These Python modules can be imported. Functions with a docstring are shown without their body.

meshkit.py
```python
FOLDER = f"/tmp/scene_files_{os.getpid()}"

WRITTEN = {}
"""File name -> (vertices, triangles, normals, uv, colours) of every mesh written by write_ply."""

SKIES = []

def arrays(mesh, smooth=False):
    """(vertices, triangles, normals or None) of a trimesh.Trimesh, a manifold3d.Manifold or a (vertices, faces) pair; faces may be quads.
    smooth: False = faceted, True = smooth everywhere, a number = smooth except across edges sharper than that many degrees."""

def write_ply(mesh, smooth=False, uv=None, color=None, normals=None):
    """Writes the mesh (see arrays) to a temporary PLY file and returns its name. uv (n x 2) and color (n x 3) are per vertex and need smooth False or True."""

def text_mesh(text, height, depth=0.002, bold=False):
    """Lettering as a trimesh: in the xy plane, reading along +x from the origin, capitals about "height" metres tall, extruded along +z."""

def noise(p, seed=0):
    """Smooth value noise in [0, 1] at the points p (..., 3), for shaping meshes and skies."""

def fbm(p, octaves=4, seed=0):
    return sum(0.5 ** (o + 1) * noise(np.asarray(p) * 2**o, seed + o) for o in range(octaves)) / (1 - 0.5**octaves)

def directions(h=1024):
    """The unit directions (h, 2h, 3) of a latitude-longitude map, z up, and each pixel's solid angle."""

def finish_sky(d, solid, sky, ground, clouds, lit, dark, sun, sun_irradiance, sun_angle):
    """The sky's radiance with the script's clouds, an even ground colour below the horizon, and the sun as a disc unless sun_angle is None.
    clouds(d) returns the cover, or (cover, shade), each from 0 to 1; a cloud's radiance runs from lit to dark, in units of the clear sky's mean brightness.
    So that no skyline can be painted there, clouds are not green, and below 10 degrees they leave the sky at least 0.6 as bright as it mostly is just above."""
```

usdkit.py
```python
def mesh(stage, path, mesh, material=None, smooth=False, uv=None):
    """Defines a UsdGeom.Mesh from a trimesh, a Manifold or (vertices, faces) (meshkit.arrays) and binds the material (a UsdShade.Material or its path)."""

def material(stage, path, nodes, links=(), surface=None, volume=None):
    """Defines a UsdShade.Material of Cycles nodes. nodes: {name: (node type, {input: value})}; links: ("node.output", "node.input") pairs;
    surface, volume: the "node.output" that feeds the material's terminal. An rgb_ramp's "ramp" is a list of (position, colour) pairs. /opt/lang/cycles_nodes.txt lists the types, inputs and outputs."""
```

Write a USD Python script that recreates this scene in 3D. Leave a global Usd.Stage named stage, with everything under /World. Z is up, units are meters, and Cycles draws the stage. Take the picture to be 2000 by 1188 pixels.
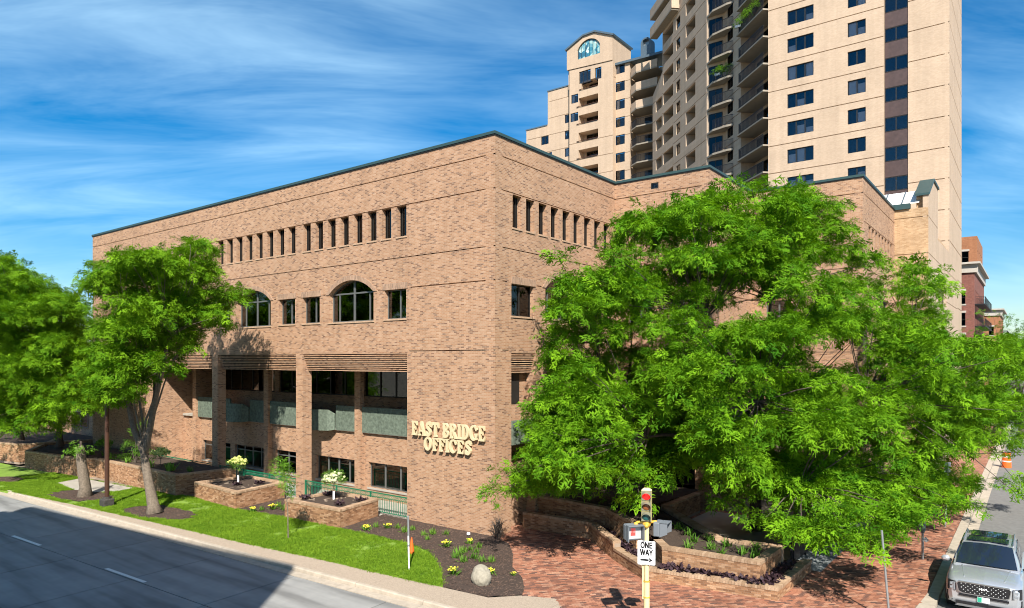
import math, random
import numpy as np, trimesh, usdkit, meshkit
from pxr import Usd, UsdGeom, UsdLux, UsdShade, Gf, Sdf, Vt
from shapely.geometry import Polygon, box as sbox, LineString, Point, MultiPolygon
from shapely import affinity
from shapely.ops import unary_union

stage = Usd.Stage.CreateInMemory()
UsdGeom.SetStageUpAxis(stage, 'Z'); UsdGeom.SetStageMetersPerUnit(stage, 1.0)
World = UsdGeom.Xform.Define(stage, '/World'); stage.SetDefaultPrim(World.GetPrim())
UsdGeom.Scope.Define(stage, '/World/Looks')
PI = math.pi
# ------------------------------------------------------------------ camera, sky, sun, exposure
# The office building's corner stands at the origin: its long front runs along -x at y=0, its side along +y at x=0.
F_PX, CX, HZ, EYE = 1340.0, 1000.0, 703.0, 7.6
RT = np.array([.7956, .6058]); RT /= np.linalg.norm(RT)
FW = np.array([-RT[1], RT[0]])
CAM = np.array([18.37, -22.90, EYE])
EXPOSURE = 0.88
SUN_EL, SUN_H = math.radians(42.5), np.array([.645, -.764])
SUN = np.array([SUN_H[0]*math.cos(SUN_EL), SUN_H[1]*math.cos(SUN_EL), math.sin(SUN_EL)]); SUN /= np.linalg.norm(SUN)
cam = UsdGeom.Camera.Define(stage, '/World/camera')
cam.CreateFocalLengthAttr(F_PX/2000*36); cam.CreateHorizontalApertureAttr(36.0); cam.CreateVerticalApertureAttr(36.0*608/1024)
cam.CreateVerticalApertureOffsetAttr((HZ-594)/2000*36); cam.CreateClippingRangeAttr(Gf.Vec2f(.1, 5000)); cam.CreateExposureAttr(EXPOSURE)
M = Gf.Matrix4d(RT[0], RT[1], 0, 0,  0, 0, 1, 0,  -FW[0], -FW[1], 0, 0,  CAM[0], CAM[1], CAM[2], 1)
cam.AddTransformOp().Set(M)
rot = math.atan2(SUN[0], SUN[1])
skymat = usdkit.material(stage, '/World/Looks/sky_look', {
    'sky': ('sky_texture', dict(sky_type='single_scattering', sun_disc=False, sun_elevation=SUN_EL, sun_rotation=rot, air_density=1.0, aerosol_density=.6, ozone_density=2.5)),
    'hs': ('hsv', dict(hue=.5, saturation=1.62, value=1.05, fac=1.0)),
    'tc': ('texture_coordinate', {}),
    'sx': ('separate_xyz', {}),
    'zz': ('math', dict(math_type='add', value2=.22)),
    'dx': ('math', dict(math_type='divide')), 'dy': ('math', dict(math_type='divide')),
    'cb': ('combine_xyz', dict(z=0)),
    'mp': ('mapping', dict(mapping_type='texture', rotation=(0, 0, .74), scale=(1.3, .40, 1), location=(2.6, -1.3, 0))),
    'n1': ('noise_texture', dict(scale=1.5, detail=9, roughness=.60, distortion=.5)),
    'n2': ('noise_texture', dict(scale=.75, detail=2, roughness=.5)),
    'm2': ('math', dict(math_type='multiply')),
    'rp': ('rgb_ramp', {'ramp': [(0, (0, 0, 0)), (.18, (.02, .02, .02)), (.30, (.20, .20, .20)), (.44, (.46, .46, .46)), (1, (.62, .62, .62))]}),
    'mix': ('mix_color', dict(blend_type='mix', b=(6.2, 9.4, 11.4), use_clamp=False)),
    'bg': ('background_shader', dict(strength=.074)),
}, [('sky.color', 'hs.color'), ('tc.generated', 'sx.vector'), ('sx.z', 'zz.value1'), ('sx.x', 'dx.value1'), ('sx.y', 'dy.value1'), ('zz.value', 'dx.value2'), ('zz.value', 'dy.value2'),
    ('dx.value', 'cb.x'), ('dy.value', 'cb.y'), ('cb.vector', 'mp.vector'), ('mp.vector', 'n1.vector'), ('cb.vector', 'n2.vector'), ('n1.fac', 'm2.value1'), ('n2.fac', 'm2.value2'),
    ('m2.value', 'rp.fac'), ('rp.color', 'mix.fac'), ('hs.color', 'mix.a'), ('mix.result', 'bg.color')], surface='bg.background')
dome = UsdLux.DomeLight.Define(stage, '/World/sky')
UsdShade.MaterialBindingAPI.Apply(dome.GetPrim()).Bind(skymat)
dome.GetPrim().SetCustomDataByKey('kind', 'structure')
sun = UsdLux.DistantLight.Define(stage, '/World/sun')
sun.CreateNormalizeAttr(True); sun.CreateIntensityAttr(1.25); sun.CreateAngleAttr(.53); sun.CreateColorAttr(Gf.Vec3f(1, .945, .86))
zx = np.cross([0, 0, 1.], SUN); zx /= np.linalg.norm(zx); zy = np.cross(SUN, zx)
sun.AddTransformOp().Set(Gf.Matrix4d(*zx, 0, *zy, 0, *SUN, 0, 0, 0, 0, 1))

# ------------------------------------------------------------------ measuring: a pixel of the 2000 px photograph and one known coordinate give a point
def ray(u, v): return np.array([*(RT*(u-CX)/F_PX + FW), (HZ-v)/F_PX])
def gz(u, v, z=0.): d = ray(u, v); return CAM + d*(z-EYE)/d[2]
def fy(u, v, y=0.): d = ray(u, v); return CAM + d*(y-CAM[1])/d[1]
def fx(u, v, x=0.): d = ray(u, v); return CAM + d*(x-CAM[0])/d[0]
def at(u, v, Y): return CAM + Y*ray(u, v)
def depth(p): return float((np.asarray(p)[:2]-CAM[:2])@FW)

# ------------------------------------------------------------------ helpers
used = {}
def path_for(name, parent=None):
    up = '/World' if parent is None else str(parent.GetPath())
    n = used.get((up, name), 0); used[(up, name)] = n+1
    return f'{up}/{name}' if n == 0 else f'{up}/{name}_{n:03d}'
def tag(p, label=None, cat=None, group=None, kind=None):
    p = p.GetPrim() if hasattr(p, 'GetPrim') else p
    for k, x in (('label', label), ('category', cat), ('group', group), ('kind', kind)):
        if x: p.SetCustomDataByKey(k, x)
    return p
def cat(*ms):
    ms = [m for m in ms if m is not None]
    return None if not ms else trimesh.util.concatenate(ms) if len(ms) > 1 else ms[0]
def obj(name, mesh, mat, parent=None, smooth=False, label=None):
    if isinstance(mesh, (list,)): mesh = cat(*mesh)
    if mesh is None: return parent
    p = usdkit.mesh(stage, path_for(name, parent), mesh, LK[mat] if isinstance(mat, str) else mat, smooth).GetPrim()
    if label: tag(p, label)
    return p
def tones(p, n, each):
    r = np.random.default_rng(n); v = np.repeat(r.random(n).astype(np.float32), each)
    UsdGeom.PrimvarsAPI(p).CreatePrimvar('tone', Sdf.ValueTypeNames.FloatArray, 'vertex').Set(Vt.FloatArray.FromNumpy(v)); return p
def thing(name, label, category, loc=(0, 0, 0), rz=0., group=None):
    x = UsdGeom.Xform.Define(stage, path_for(name)); x.AddTranslateOp().Set(Gf.Vec3d(*map(float, loc))); x.AddRotateZOp().Set(math.degrees(rz))
    return tag(x, label, category, group)
def dup(src, loc, rz, label, s=1., group=None):
    nm = src.GetName()
    while nm[-4:-3] == '_' and nm[-3:].isdigit(): nm = nm[:-4]
    cd = src.GetCustomData()
    x = UsdGeom.Xform.Define(stage, path_for(nm)); p = x.GetPrim()
    p.GetReferences().AddInternalReference(src.GetPath()); p.SetInstanceable(True)
    x.ClearXformOpOrder(); x.AddTranslateOp().Set(Gf.Vec3d(*map(float, loc))); x.AddRotateZOp().Set(math.degrees(rz))
    x.AddScaleOp().Set(Gf.Vec3f(s, s, s))
    return tag(p, label, cd.get('category'), group or cd.get('group'))
def struct(name, mesh, mat, parent=None, smooth=False, kind='structure'):
    p = obj(name, mesh, mat, parent, smooth)
    if parent is None: tag(p, kind=kind)
    return p
def bx(x0, x1, y0, y1, z0, z1):
    m = trimesh.creation.box([abs(x1-x0), abs(y1-y0), abs(z1-z0)]); m.apply_translation([(x0+x1)/2, (y0+y1)/2, (z0+z1)/2]); return m
def polys(g): return [q for q in getattr(g, 'geoms', [g]) if q.geom_type == 'Polygon' and q.area > 1e-6]
def prism(g, z0, z1):
    out = []
    for q in polys(g):
        m = trimesh.creation.extrude_polygon(q, z1-z0, engine='earcut'); m.apply_translation([0, 0, z0]); out.append(m)
    return cat(*out)
def rings(path, rad, k=8, cap=True):
    p = np.asarray(path, float); rad = np.broadcast_to(rad, (len(p),)).astype(float)
    t = np.gradient(p, axis=0); t /= np.linalg.norm(t, axis=1, keepdims=True)+1e-12
    a = np.cross(t, np.where(np.abs(t[:, 2:]) < .9, [0, 0, 1.], [1., 0, 0])); a /= np.linalg.norm(a, axis=1, keepdims=True)+1e-12
    b = np.cross(t, a); g = np.arange(k)*2*PI/k
    v = p[:, None]+rad[:, None, None]*(np.cos(g)[None, :, None]*a[:, None]+np.sin(g)[None, :, None]*b[:, None])
    f = []
    for i in range(len(p)-1):
        for j in range(k):
            q = i*k+j, i*k+(j+1) % k, (i+1)*k+(j+1) % k, (i+1)*k+j
            f += [(q[0], q[1], q[2]), (q[0], q[2], q[3])]
    v = v.reshape(-1, 3)
    if cap:
        n = len(v); v = np.vstack([v, p[0], p[-1]])
        for j in range(k):
            f += [(n, (j+1) % k, j), (n+1, (len(p)-1)*k+j, (len(p)-1)*k+(j+1) % k)]
    return trimesh.Trimesh(v, f, process=False)
def cyl(p0, p1, r, k=12, r1=None): return rings([p0, p1], [r, r if r1 is None else r1], k)
def bar(p0, p1, w, h):
    p0, p1 = np.asarray(p0, float), np.asarray(p1, float); d = p1-p0; L = np.linalg.norm(d); m = trimesh.creation.box([L, w, h])
    X = d/L; Yv = np.cross([0, 0, 1.], X); Yv = Yv/np.linalg.norm(Yv) if np.linalg.norm(Yv) > 1e-6 else np.array([0, 1., 0]); Zv = np.cross(X, Yv)
    T = np.eye(4); T[:3, 0], T[:3, 1], T[:3, 2], T[:3, 3] = X, Yv, Zv, (p0+p1)/2; m.apply_transform(T); return m
def hullm(pts): return trimesh.convex.convex_hull(np.asarray(pts, float))
def rbox(sx, sy, sz, r=.02, c=(0, 0, 0)):
    pts = [(i*(sx/2-a), j*(sy/2-b), k*(sz/2-d)) for i in (-1, 1) for j in (-1, 1) for k in (-1, 1) for a, b, d in ((0, r, r), (r, 0, r), (r, r, 0))]
    m = hullm(pts); m.apply_translation(c); return m
class Frame:
    """A vertical plane seen from outside: o its left foot, d the direction to the right; out points to the viewer."""
    def __init__(s, o, d): s.o = np.array(o, float); d = np.array(d, float); s.d = d/np.linalg.norm(d); s.n = np.array([s.d[1], -s.d[0]])
    def pt(s, a, z, out=0.): q = s.o+s.d*a+s.n*out; return np.array([q[0], q[1], z])
    def put(s, m):
        if m is None: return None
        T = np.eye(4); T[:3, 0] = [*s.d, 0]; T[:3, 1] = [0, 0, 1]; T[:3, 2] = [*s.n, 0]; T[:3, 3] = [*s.o, 0]; m.apply_transform(T); return m
    def ext(s, g, o0, o1): return s.put(prism(g, o0, o1))
    def box(s, a0, a1, z0, z1, o0, o1): return s.put(bx(a0, a1, z0, z1, o0, o1))
    def at(s, u, v=500.):
        d = ray(u, v); A = np.array([[d[0], -s.d[0]], [d[1], -s.d[1]]]); t, a = np.linalg.solve(A, s.o-CAM[:2]); return a, CAM[2]+t*d[2]
rng = np.random.default_rng(7)

# ------------------------------------------------------------------ materials
LK = {}
def mat(name, nodes, links, surface='p.BSDF'): LK[name] = usdkit.material(stage, '/World/Looks/'+name, nodes, links, surface=surface)
def plain(name, c, rough=.7, metal=0., var=.12, scale=3., bump=0., bscale=60., spec=.4, coat=0.):
    n = {'g': ('geometry', {}), 'n': ('noise_texture', dict(scale=scale, detail=5, roughness=.6)),
         'r': ('rgb_ramp', {'ramp': [(.25, tuple(x*(1-var) for x in c)), (.75, tuple(min(1, x*(1+var)) for x in c))]}),
         'p': ('principled_bsdf', dict(roughness=rough, metallic=metal, specular_ior_level=spec, coat_weight=coat))}
    l = [('g.position', 'n.vector'), ('n.fac', 'r.fac'), ('r.color', 'p.base_color')]
    if bump:
        n['n2'] = ('noise_texture', dict(scale=bscale, detail=3)); n['b'] = ('bump', dict(strength=bump, distance=.02))
        l += [('g.position', 'n2.vector'), ('n2.fac', 'b.height'), ('b.normal', 'p.normal')]
    mat(name, n, l)
def bricks(name, ramp, mortar, bw=.2032, rh=.0677, ms=.005, stain=.09, rot=False, axis='xy'):
    n = {'g': ('geometry', {}), 's': ('separate_xyz', {}), 'a': ('math', dict(math_type='add')), 'c': ('combine_xyz', dict(z=0)),
         'k': ('brick_texture', dict(scale=1., brick_width=bw, row_height=rh, mortar_size=ms, mortar_smooth=.1, bias=0., color1=(0, 0, 0), color2=(1, 1, 1), mortar=(.5, .5, .5))),
         'r': ('rgb_ramp', {'ramp': ramp}), 'm': ('mix_color', dict(b=mortar)),
         'n': ('noise_texture', dict(scale=.45, detail=6, roughness=.65)), 'nr': ('rgb_ramp', {'ramp': [(.3, (1-stain,)*3), (.7, (1+stain*.6,)*3)]}),
         'mv': ('mapping', dict(scale=(1.6, 1.6, .10))), 'nv': ('noise_texture', dict(scale=1., detail=5, roughness=.6)), 'nrv': ('rgb_ramp', {'ramp': [(.3, (.91,)*3), (.62, (1.03,)*3)]}), 'xv': ('mix_color', dict(blend_type='multiply', fac=1., use_clamp=False)),
         'n3': ('noise_texture', dict(scale=45., detail=2)), 'nr3': ('rgb_ramp', {'ramp': [(.2, (.86,)*3), (.8, (1.12,)*3)]}),
         'x': ('mix_color', dict(blend_type='multiply', fac=1., use_clamp=False)), 'x3': ('mix_color', dict(blend_type='multiply', fac=1., use_clamp=False)),
         'iv': ('invert', {}), 'b': ('bump', dict(strength=.35, distance=.006)), 'p': ('principled_bsdf', dict(roughness=.85, specular_ior_level=.25))}
    l = [('g.position', 's.vector'), ('s.x', 'a.value1'), ('s.y', 'a.value2'), ('a.value', 'c.x'), ('s.z', 'c.y'), ('c.vector', 'k.vector'), ('k.color', 'r.fac'), ('r.color', 'm.a'), ('k.fac', 'm.fac'),
         ('g.position', 'n.vector'), ('n.fac', 'nr.fac'), ('m.result', 'x.a'), ('nr.color', 'x.b'), ('g.position', 'n3.vector'), ('n3.fac', 'nr3.fac'), ('x.result', 'x3.a'), ('nr3.color', 'x3.b'), ('g.position', 'mv.vector'), ('mv.vector', 'nv.vector'), ('nv.fac', 'nrv.fac'), ('x3.result', 'xv.a'), ('nrv.color', 'xv.b'), ('xv.result', 'p.base_color'), ('k.fac', 'b.height'), ('b.normal', 'p.normal')]
    n['b'][1]['invert'] = True
    if rot: l[3:5] = [('a.value', 'c.y'), ('s.z', 'c.x')]
    mat(name, n, l)
RB = [(0, (.19, .108, .07)), (.12, (.225, .126, .08)), (.22, (.335, .185, .105)), (.5, (.375, .21, .120)), (.75, (.405, .232, .138)), (1, (.44, .275, .175))]
bricks('red_brick', RB, (.47, .34, .235), ms=.006)
bricks('soldier_brick', [(0, (.26, .17, .115)), (.5, (.36, .22, .14)), (1, (.43, .28, .19))], (.36, .27, .20), rot=True)
bricks('planter_brick', [(0, (.17, .09, .05)), (.3, (.30, .16, .085)), (.7, (.38, .215, .12)), (1, (.45, .27, .16))], (.36, .27, .20), stain=.3)
bricks('tower_brick', [(0, (.455, .335, .235)), (.5, (.485, .362, .257)), (1, (.515, .39, .28))], (.49, .375, .27), stain=.08)
bricks('podium_brick', [(0, (.40, .25, .13)), (.5, (.48, .31, .17)), (1, (.55, .375, .22))], (.5, .37, .25), stain=.2)
bricks('maroon_brick', [(0, (.15, .05, .038)), (1, (.24, .088, .065))], (.26, .17, .14), rh=.0677)
bricks('orange_brick', [(0, (.27, .11, .055)), (1, (.36, .155, .08))], (.36, .2, .1))
def single_brick(name, ramp, src):
    node = {'o': ('object_info', {})} if src == 'o' else {'o': ('attribute', {'attribute': 'tone'})}
    out = 'o.random' if src == 'o' else 'o.fac'
    mat(name, {**node, 'g': ('geometry', {}), 'r': ('rgb_ramp', {'ramp': ramp}), 'n': ('noise_texture', dict(scale=30., detail=3)), 'nr': ('rgb_ramp', {'ramp': [(.2, (.72,)*3), (.8, (1.22,)*3)]}),
               'n4': ('noise_texture', dict(scale=.7, detail=4)), 'nr4': ('rgb_ramp', {'ramp': [(.3, (.78,)*3), (.7, (1.15,)*3)]}), 'x4': ('mix_color', dict(blend_type='multiply', fac=1., use_clamp=False)),
               'x': ('mix_color', dict(blend_type='multiply', fac=1., use_clamp=False)), 'b': ('bump', dict(strength=.3, distance=.004)), 'p': ('principled_bsdf', dict(roughness=.88, specular_ior_level=.2))},
        [(out, 'r.fac'), ('g.position', 'n.vector'), ('n.fac', 'nr.fac'), ('r.color', 'x.a'), ('nr.color', 'x.b'), ('g.position', 'n4.vector'), ('n4.fac', 'nr4.fac'), ('x.result', 'x4.a'), ('nr4.color', 'x4.b'), ('x4.result', 'p.base_color'), ('n.fac', 'b.height'), ('b.normal', 'p.normal')])
PAV = [(0, (.12, .07, .055)), (.18, (.19, .09, .062)), (.4, (.30, .125, .075)), (.75, (.37, .165, .10)), (1, (.42, .235, .155))]
WBR = [(0, (.19, .10, .055)), (.3, (.31, .165, .085)), (.75, (.39, .22, .12)), (1, (.46, .29, .175))]
single_brick('paver_one', PAV, 'o'); single_brick('paver_many', PAV, 'g'); single_brick('wall_brick_one', WBR, 'o'); single_brick('wall_brick_many', WBR, 'g'); single_brick('coping_many', [(0, (.31, .20, .12)), (1, (.46, .32, .21))], 'g')
bricks('paver_far', PAV, (.27, .16, .11), bw=.2, rh=.1, ms=.004, stain=.25)
# far paving runs in plan, so its bricks take x and y
LK['paver_far'] = usdkit.material(stage, '/World/Looks/paver_plan', {'g': ('geometry', {}), 'mp': ('mapping', dict(rotation=(0, 0, .785))),
    'k': ('brick_texture', dict(scale=1., brick_width=.2, row_height=.1, mortar_size=.004, color1=(0, 0, 0), color2=(1, 1, 1), mortar=(.5, .5, .5))), 'r': ('rgb_ramp', {'ramp': PAV}),
    'm': ('mix_color', dict(b=(.27, .16, .11))), 'n4': ('noise_texture', dict(scale=.7, detail=4)), 'nr4': ('rgb_ramp', {'ramp': [(.3, (.78,)*3), (.7, (1.15,)*3)]}), 'x4': ('mix_color', dict(blend_type='multiply', fac=1., use_clamp=False)),
    'p': ('principled_bsdf', dict(roughness=.88, specular_ior_level=.2))},
    [('g.position', 'mp.vector'), ('mp.vector', 'k.vector'), ('k.color', 'r.fac'), ('r.color', 'm.a'), ('k.fac', 'm.fac'), ('g.position', 'n4.vector'), ('n4.fac', 'nr4.fac'), ('m.result', 'x4.a'), ('nr4.color', 'x4.b'), ('x4.result', 'p.base_color')], surface='p.BSDF')
plain('mortar', (.30, .23, .17), .9)
plain('grout', (.20, .12, .085), .95)
plain('coping_brick', (.42, .28, .18), .85, var=.25, scale=9, bump=.3, bscale=30)
plain('coping_metal', (.045, .085, .08), .45, .3, spec=.5)
plain('dark_frame', (.035, .033, .03), .45, .4)
plain('grey_frame', (.16, .165, .155), .45, .4)
plain('green_panel', (.115, .145, .11), .75, var=.5, scale=7, bump=.2)
plain('green_rail', (.008, .15, .075), .4, spec=.5)
plain('black_iron', (.02, .02, .022), .5, .3)
plain('concrete', (.36, .33, .28), .9, var=.16, scale=1.6, bump=.35, bscale=90)
plain('strip_concrete', (.37, .295, .22), .92, var=.3, scale=24, bump=.6, bscale=70)
plain('kerb_concrete', (.40, .34, .265), .9, var=.2, scale=4, bump=.3)
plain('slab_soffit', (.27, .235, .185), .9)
plain('dark_room', (.018, .018, .02), .9)
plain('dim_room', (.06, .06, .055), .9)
plain('blind', (.70, .68, .64), .85, var=.06)
plain('curtain_green', (.42, .45, .25), .85)
plain('paint_white', (.72, .72, .68), .6, var=.1, scale=15)
plain('letter_cream', (.60, .49, .30), .55, var=.06)
plain('steel', (.34, .36, .36), .45, .6)
plain('signal_yellow', (.36, .30, .12), .5, var=.08, spec=.5)
plain('signal_pole_yellow', (.72, .60, .30), .5, var=.08, spec=.5)
plain('signal_face', (.20, .19, .12), .6)
plain('fitting_yellow', (.62, .36, .05), .45)
plain('signal_grey', (.16, .175, .19), .5, var=.06)
plain('sign_white', (.80, .80, .80), .45, var=.03)
plain('sign_black', (.015, .015, .015), .5)
plain('cone_orange', (.75, .13, .02), .5)
plain('lamp_brown', (.075, .035, .022), .45, .2)
plain('lamp_base', (.05, .045, .04), .7, var=.6, scale=12)
plain('boulder', (.29, .26, .20), .9, var=.22, scale=14, bump=.7, bscale=30)
plain('mulch', (.058, .038, .028), .95, var=.55, scale=38, bump=1., bscale=55)
plain('chips', (.105, .068, .05), .95, var=.6, scale=8)
plain('soil', (.062, .042, .03), .95, var=.5, scale=30, bump=1., bscale=45)
plain('gravel', (.20, .22, .22), .95, var=.5, scale=42, bump=1., bscale=60)
plain('turf', (.16, .26, .03), .95, var=.35, scale=1.4)
plain('earth', (.16, .14, .10), .95)
plain('bark', (.17, .135, .10), .95, var=.45, scale=11, bump=1., bscale=26)
plain('bark_dark', (.085, .065, .05), .95, var=.45, scale=11, bump=1., bscale=26)
plain('asphalt', (.17, .165, .155), .9, var=.18, scale=5, bump=.4, bscale=120)
plain('metal_roof', (.30, .33, .34), .35, .5)
plain('slate_blue', (.10, .14, .17), .5, .3)
plain('bronze_panel', (.085, .055, .05), .5, .3, var=.2)
plain('stone_band', (.42, .38, .33), .8)
plain('flower_cream', (.60, .62, .36), .8, var=.15, scale=18)
plain('flower_lime', (.52, .56, .16), .8, var=.2, scale=18)
plain('flower_yellow', (.70, .62, .05), .8, var=.1, scale=25)
plain('heuchera', (.035, .016, .022), .7, var=.5, scale=14)
plain('roofing', (.12, .12, .12), .95)
mat('road_concrete', {'g': ('geometry', {}), 'o': ('object_info', {}), 'n': ('noise_texture', dict(scale=1.2, detail=7, roughness=.7)), 'n2': ('noise_texture', dict(scale=130., detail=2)), 'mp': ('mapping', dict(scale=(.12, 1.1, 1))), 'n3': ('noise_texture', dict(scale=1.4, detail=5)),
    'r': ('rgb_ramp', {'ramp': [(.25, (.235, .235, .225)), (.75, (.31, .305, .285))]}), 'ro': ('rgb_ramp', {'ramp': [(0, (.9,)*3), (1, (1.06,)*3)]}), 'r3': ('rgb_ramp', {'ramp': [(.32, (.62,)*3), (.5, (.93,)*3), (.65, (1.07,)*3)]}), 'x': ('mix_color', dict(blend_type='multiply', fac=1., use_clamp=False)), 'x2': ('mix_color', dict(blend_type='multiply', fac=1., use_clamp=False)),
    'b': ('bump', dict(strength=.25, distance=.01)), 'p': ('principled_bsdf', dict(roughness=.85, specular_ior_level=.3))},
    [('g.position', 'n.vector'), ('g.position', 'n2.vector'), ('g.position', 'mp.vector'), ('mp.vector', 'n3.vector'), ('n3.fac', 'r3.fac'), ('n.fac', 'r.fac'), ('o.random', 'ro.fac'), ('r.color', 'x.a'), ('ro.color', 'x.b'), ('x.result', 'x2.a'), ('r3.color', 'x2.b'), ('x2.result', 'p.base_color'), ('n2.fac', 'b.height'), ('b.normal', 'p.normal')])
def glass(name, tint, base=.10, ior=1.55, keep=.85):
    mat(name, {'t': ('transparent_bsdf', dict(color=tint)), 'g': ('glossy_bsdf', dict(color=(.72, .74, .75), roughness=.015)), 'f': ('fresnel', dict(IOR=ior)), 'a': ('math', dict(math_type='add', value2=base)),
               'n': ('noise_texture', dict(scale=.8, detail=1)), 'ge': ('geometry', {}), 'b': ('bump', dict(strength=.05, distance=.05)), 'm': ('mix_closure', {})},
        [('f.fac', 'a.value1'), ('a.value', 'm.fac'), ('t.BSDF', 'm.closure1'), ('g.BSDF', 'm.closure2'), ('ge.position', 'n.vector'), ('n.fac', 'b.height'), ('b.normal', 'g.normal')], surface='m.closure')
glass('pane', (.70, .74, .72)); glass('pane_teal', (.40, .62, .58), .12); glass('pane_dark', (.30, .30, .32), .03, 1.4); glass('pane_blue', (.88, .89, .92), .03, 1.45)
def lens(name, c, e=0.):
    mat(name, {'p': ('principled_bsdf', dict(base_color=c, roughness=.15, specular_ior_level=.6, emission_color=c, emission_strength=e))}, [])
lens('lens_red', (.85, .01, .008), .9); lens('lens_amber', (.22, .065, .015)); lens('lens_green', (.012, .085, .08)); lens('hand_red', (.75, .06, .05), .25)
lens('car_lamp', (.25, .27, .29)); lens('plate_green', (.02, .35, .22)); lens('chrome', (.6, .6, .6))
plain('ped_screen', (.40, .40, .40), .35)
plain('car_trim', (.015, .015, .017), .45); plain('tyre', (.015, .015, .015), .85); plain('alloy', (.4, .41, .42), .35, .8); plain('seat_grey', (.12, .12, .12), .8)
mat('car_paint', {'p': ('principled_bsdf', dict(base_color=(.50, .52, .55), metallic=.55, roughness=.30, coat_weight=1., coat_roughness=.03))}, [])
glass('car_glass', (.30, .36, .36), .06)
mat('car_roof_glass', {'p': ('principled_bsdf', dict(base_color=(.012, .018, .03), roughness=.04, coat_weight=1.))}, [])
mat('stained_glass', {'g': ('geometry', {}), 'v': ('voronoi_texture', dict(scale=1.6)), 'r': ('rgb_ramp', {'ramp': [(0, (.03, .10, .16)), (.4, (.05, .22, .30)), (.7, (.25, .42, .42)), (1, (.6, .7, .6))]}), 's': ('separate_color', {}), 'p': ('principled_bsdf', dict(roughness=.1))},
    [('g.position', 'v.vector'), ('v.color', 's.color'), ('s.r', 'r.fac'), ('r.color', 'p.base_color')])
def leaf(name, lo, hi, trans=.24):
    mat(name, {'o': ('object_info', {}), 'g': ('geometry', {}), 'n': ('noise_texture', dict(scale=.55, detail=3)), 'ad': ('math', dict(math_type='add')), 'h': ('math', dict(math_type='multiply', value2=.5)),
               'r': ('rgb_ramp', {'ramp': [(.2, lo), (.8, hi)]}), 'rt': ('mix_color', dict(blend_type='multiply', fac=1., b=(1.5, 1.35, .5), use_clamp=False)), 'd': ('principled_bsdf', dict(roughness=.7, specular_ior_level=.06)), 't': ('translucent_bsdf', {}), 'm': ('mix_closure', dict(fac=trans))},
        [('g.position', 'n.vector'), ('o.random', 'ad.value1'), ('n.fac', 'ad.value2'), ('ad.value', 'h.value1'), ('h.value', 'r.fac'), ('r.color', 'd.base_color'), ('r.color', 'rt.a'), ('rt.result', 't.color'), ('d.BSDF', 'm.closure1'), ('t.BSDF', 'm.closure2')], surface='m.closure')
leaf('leaf_locust', (.036, .135, .006), (.20, .395, .014)); leaf('leaf_locust_left', (.042, .14, .006), (.21, .395, .016)); leaf('leaf_far', (.055, .15, .015), (.12, .24, .03))
leaf('leaf_sapling', (.10, .24, .02), (.18, .36, .04)); leaf('leaf_plant', (.07, .17, .02), (.15, .28, .04)); leaf('grass_blade', (.09, .19, .012), (.22, .35, .028), .3); leaf('leaf_dark', (.03, .08, .012), (.06, .13, .02))

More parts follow.
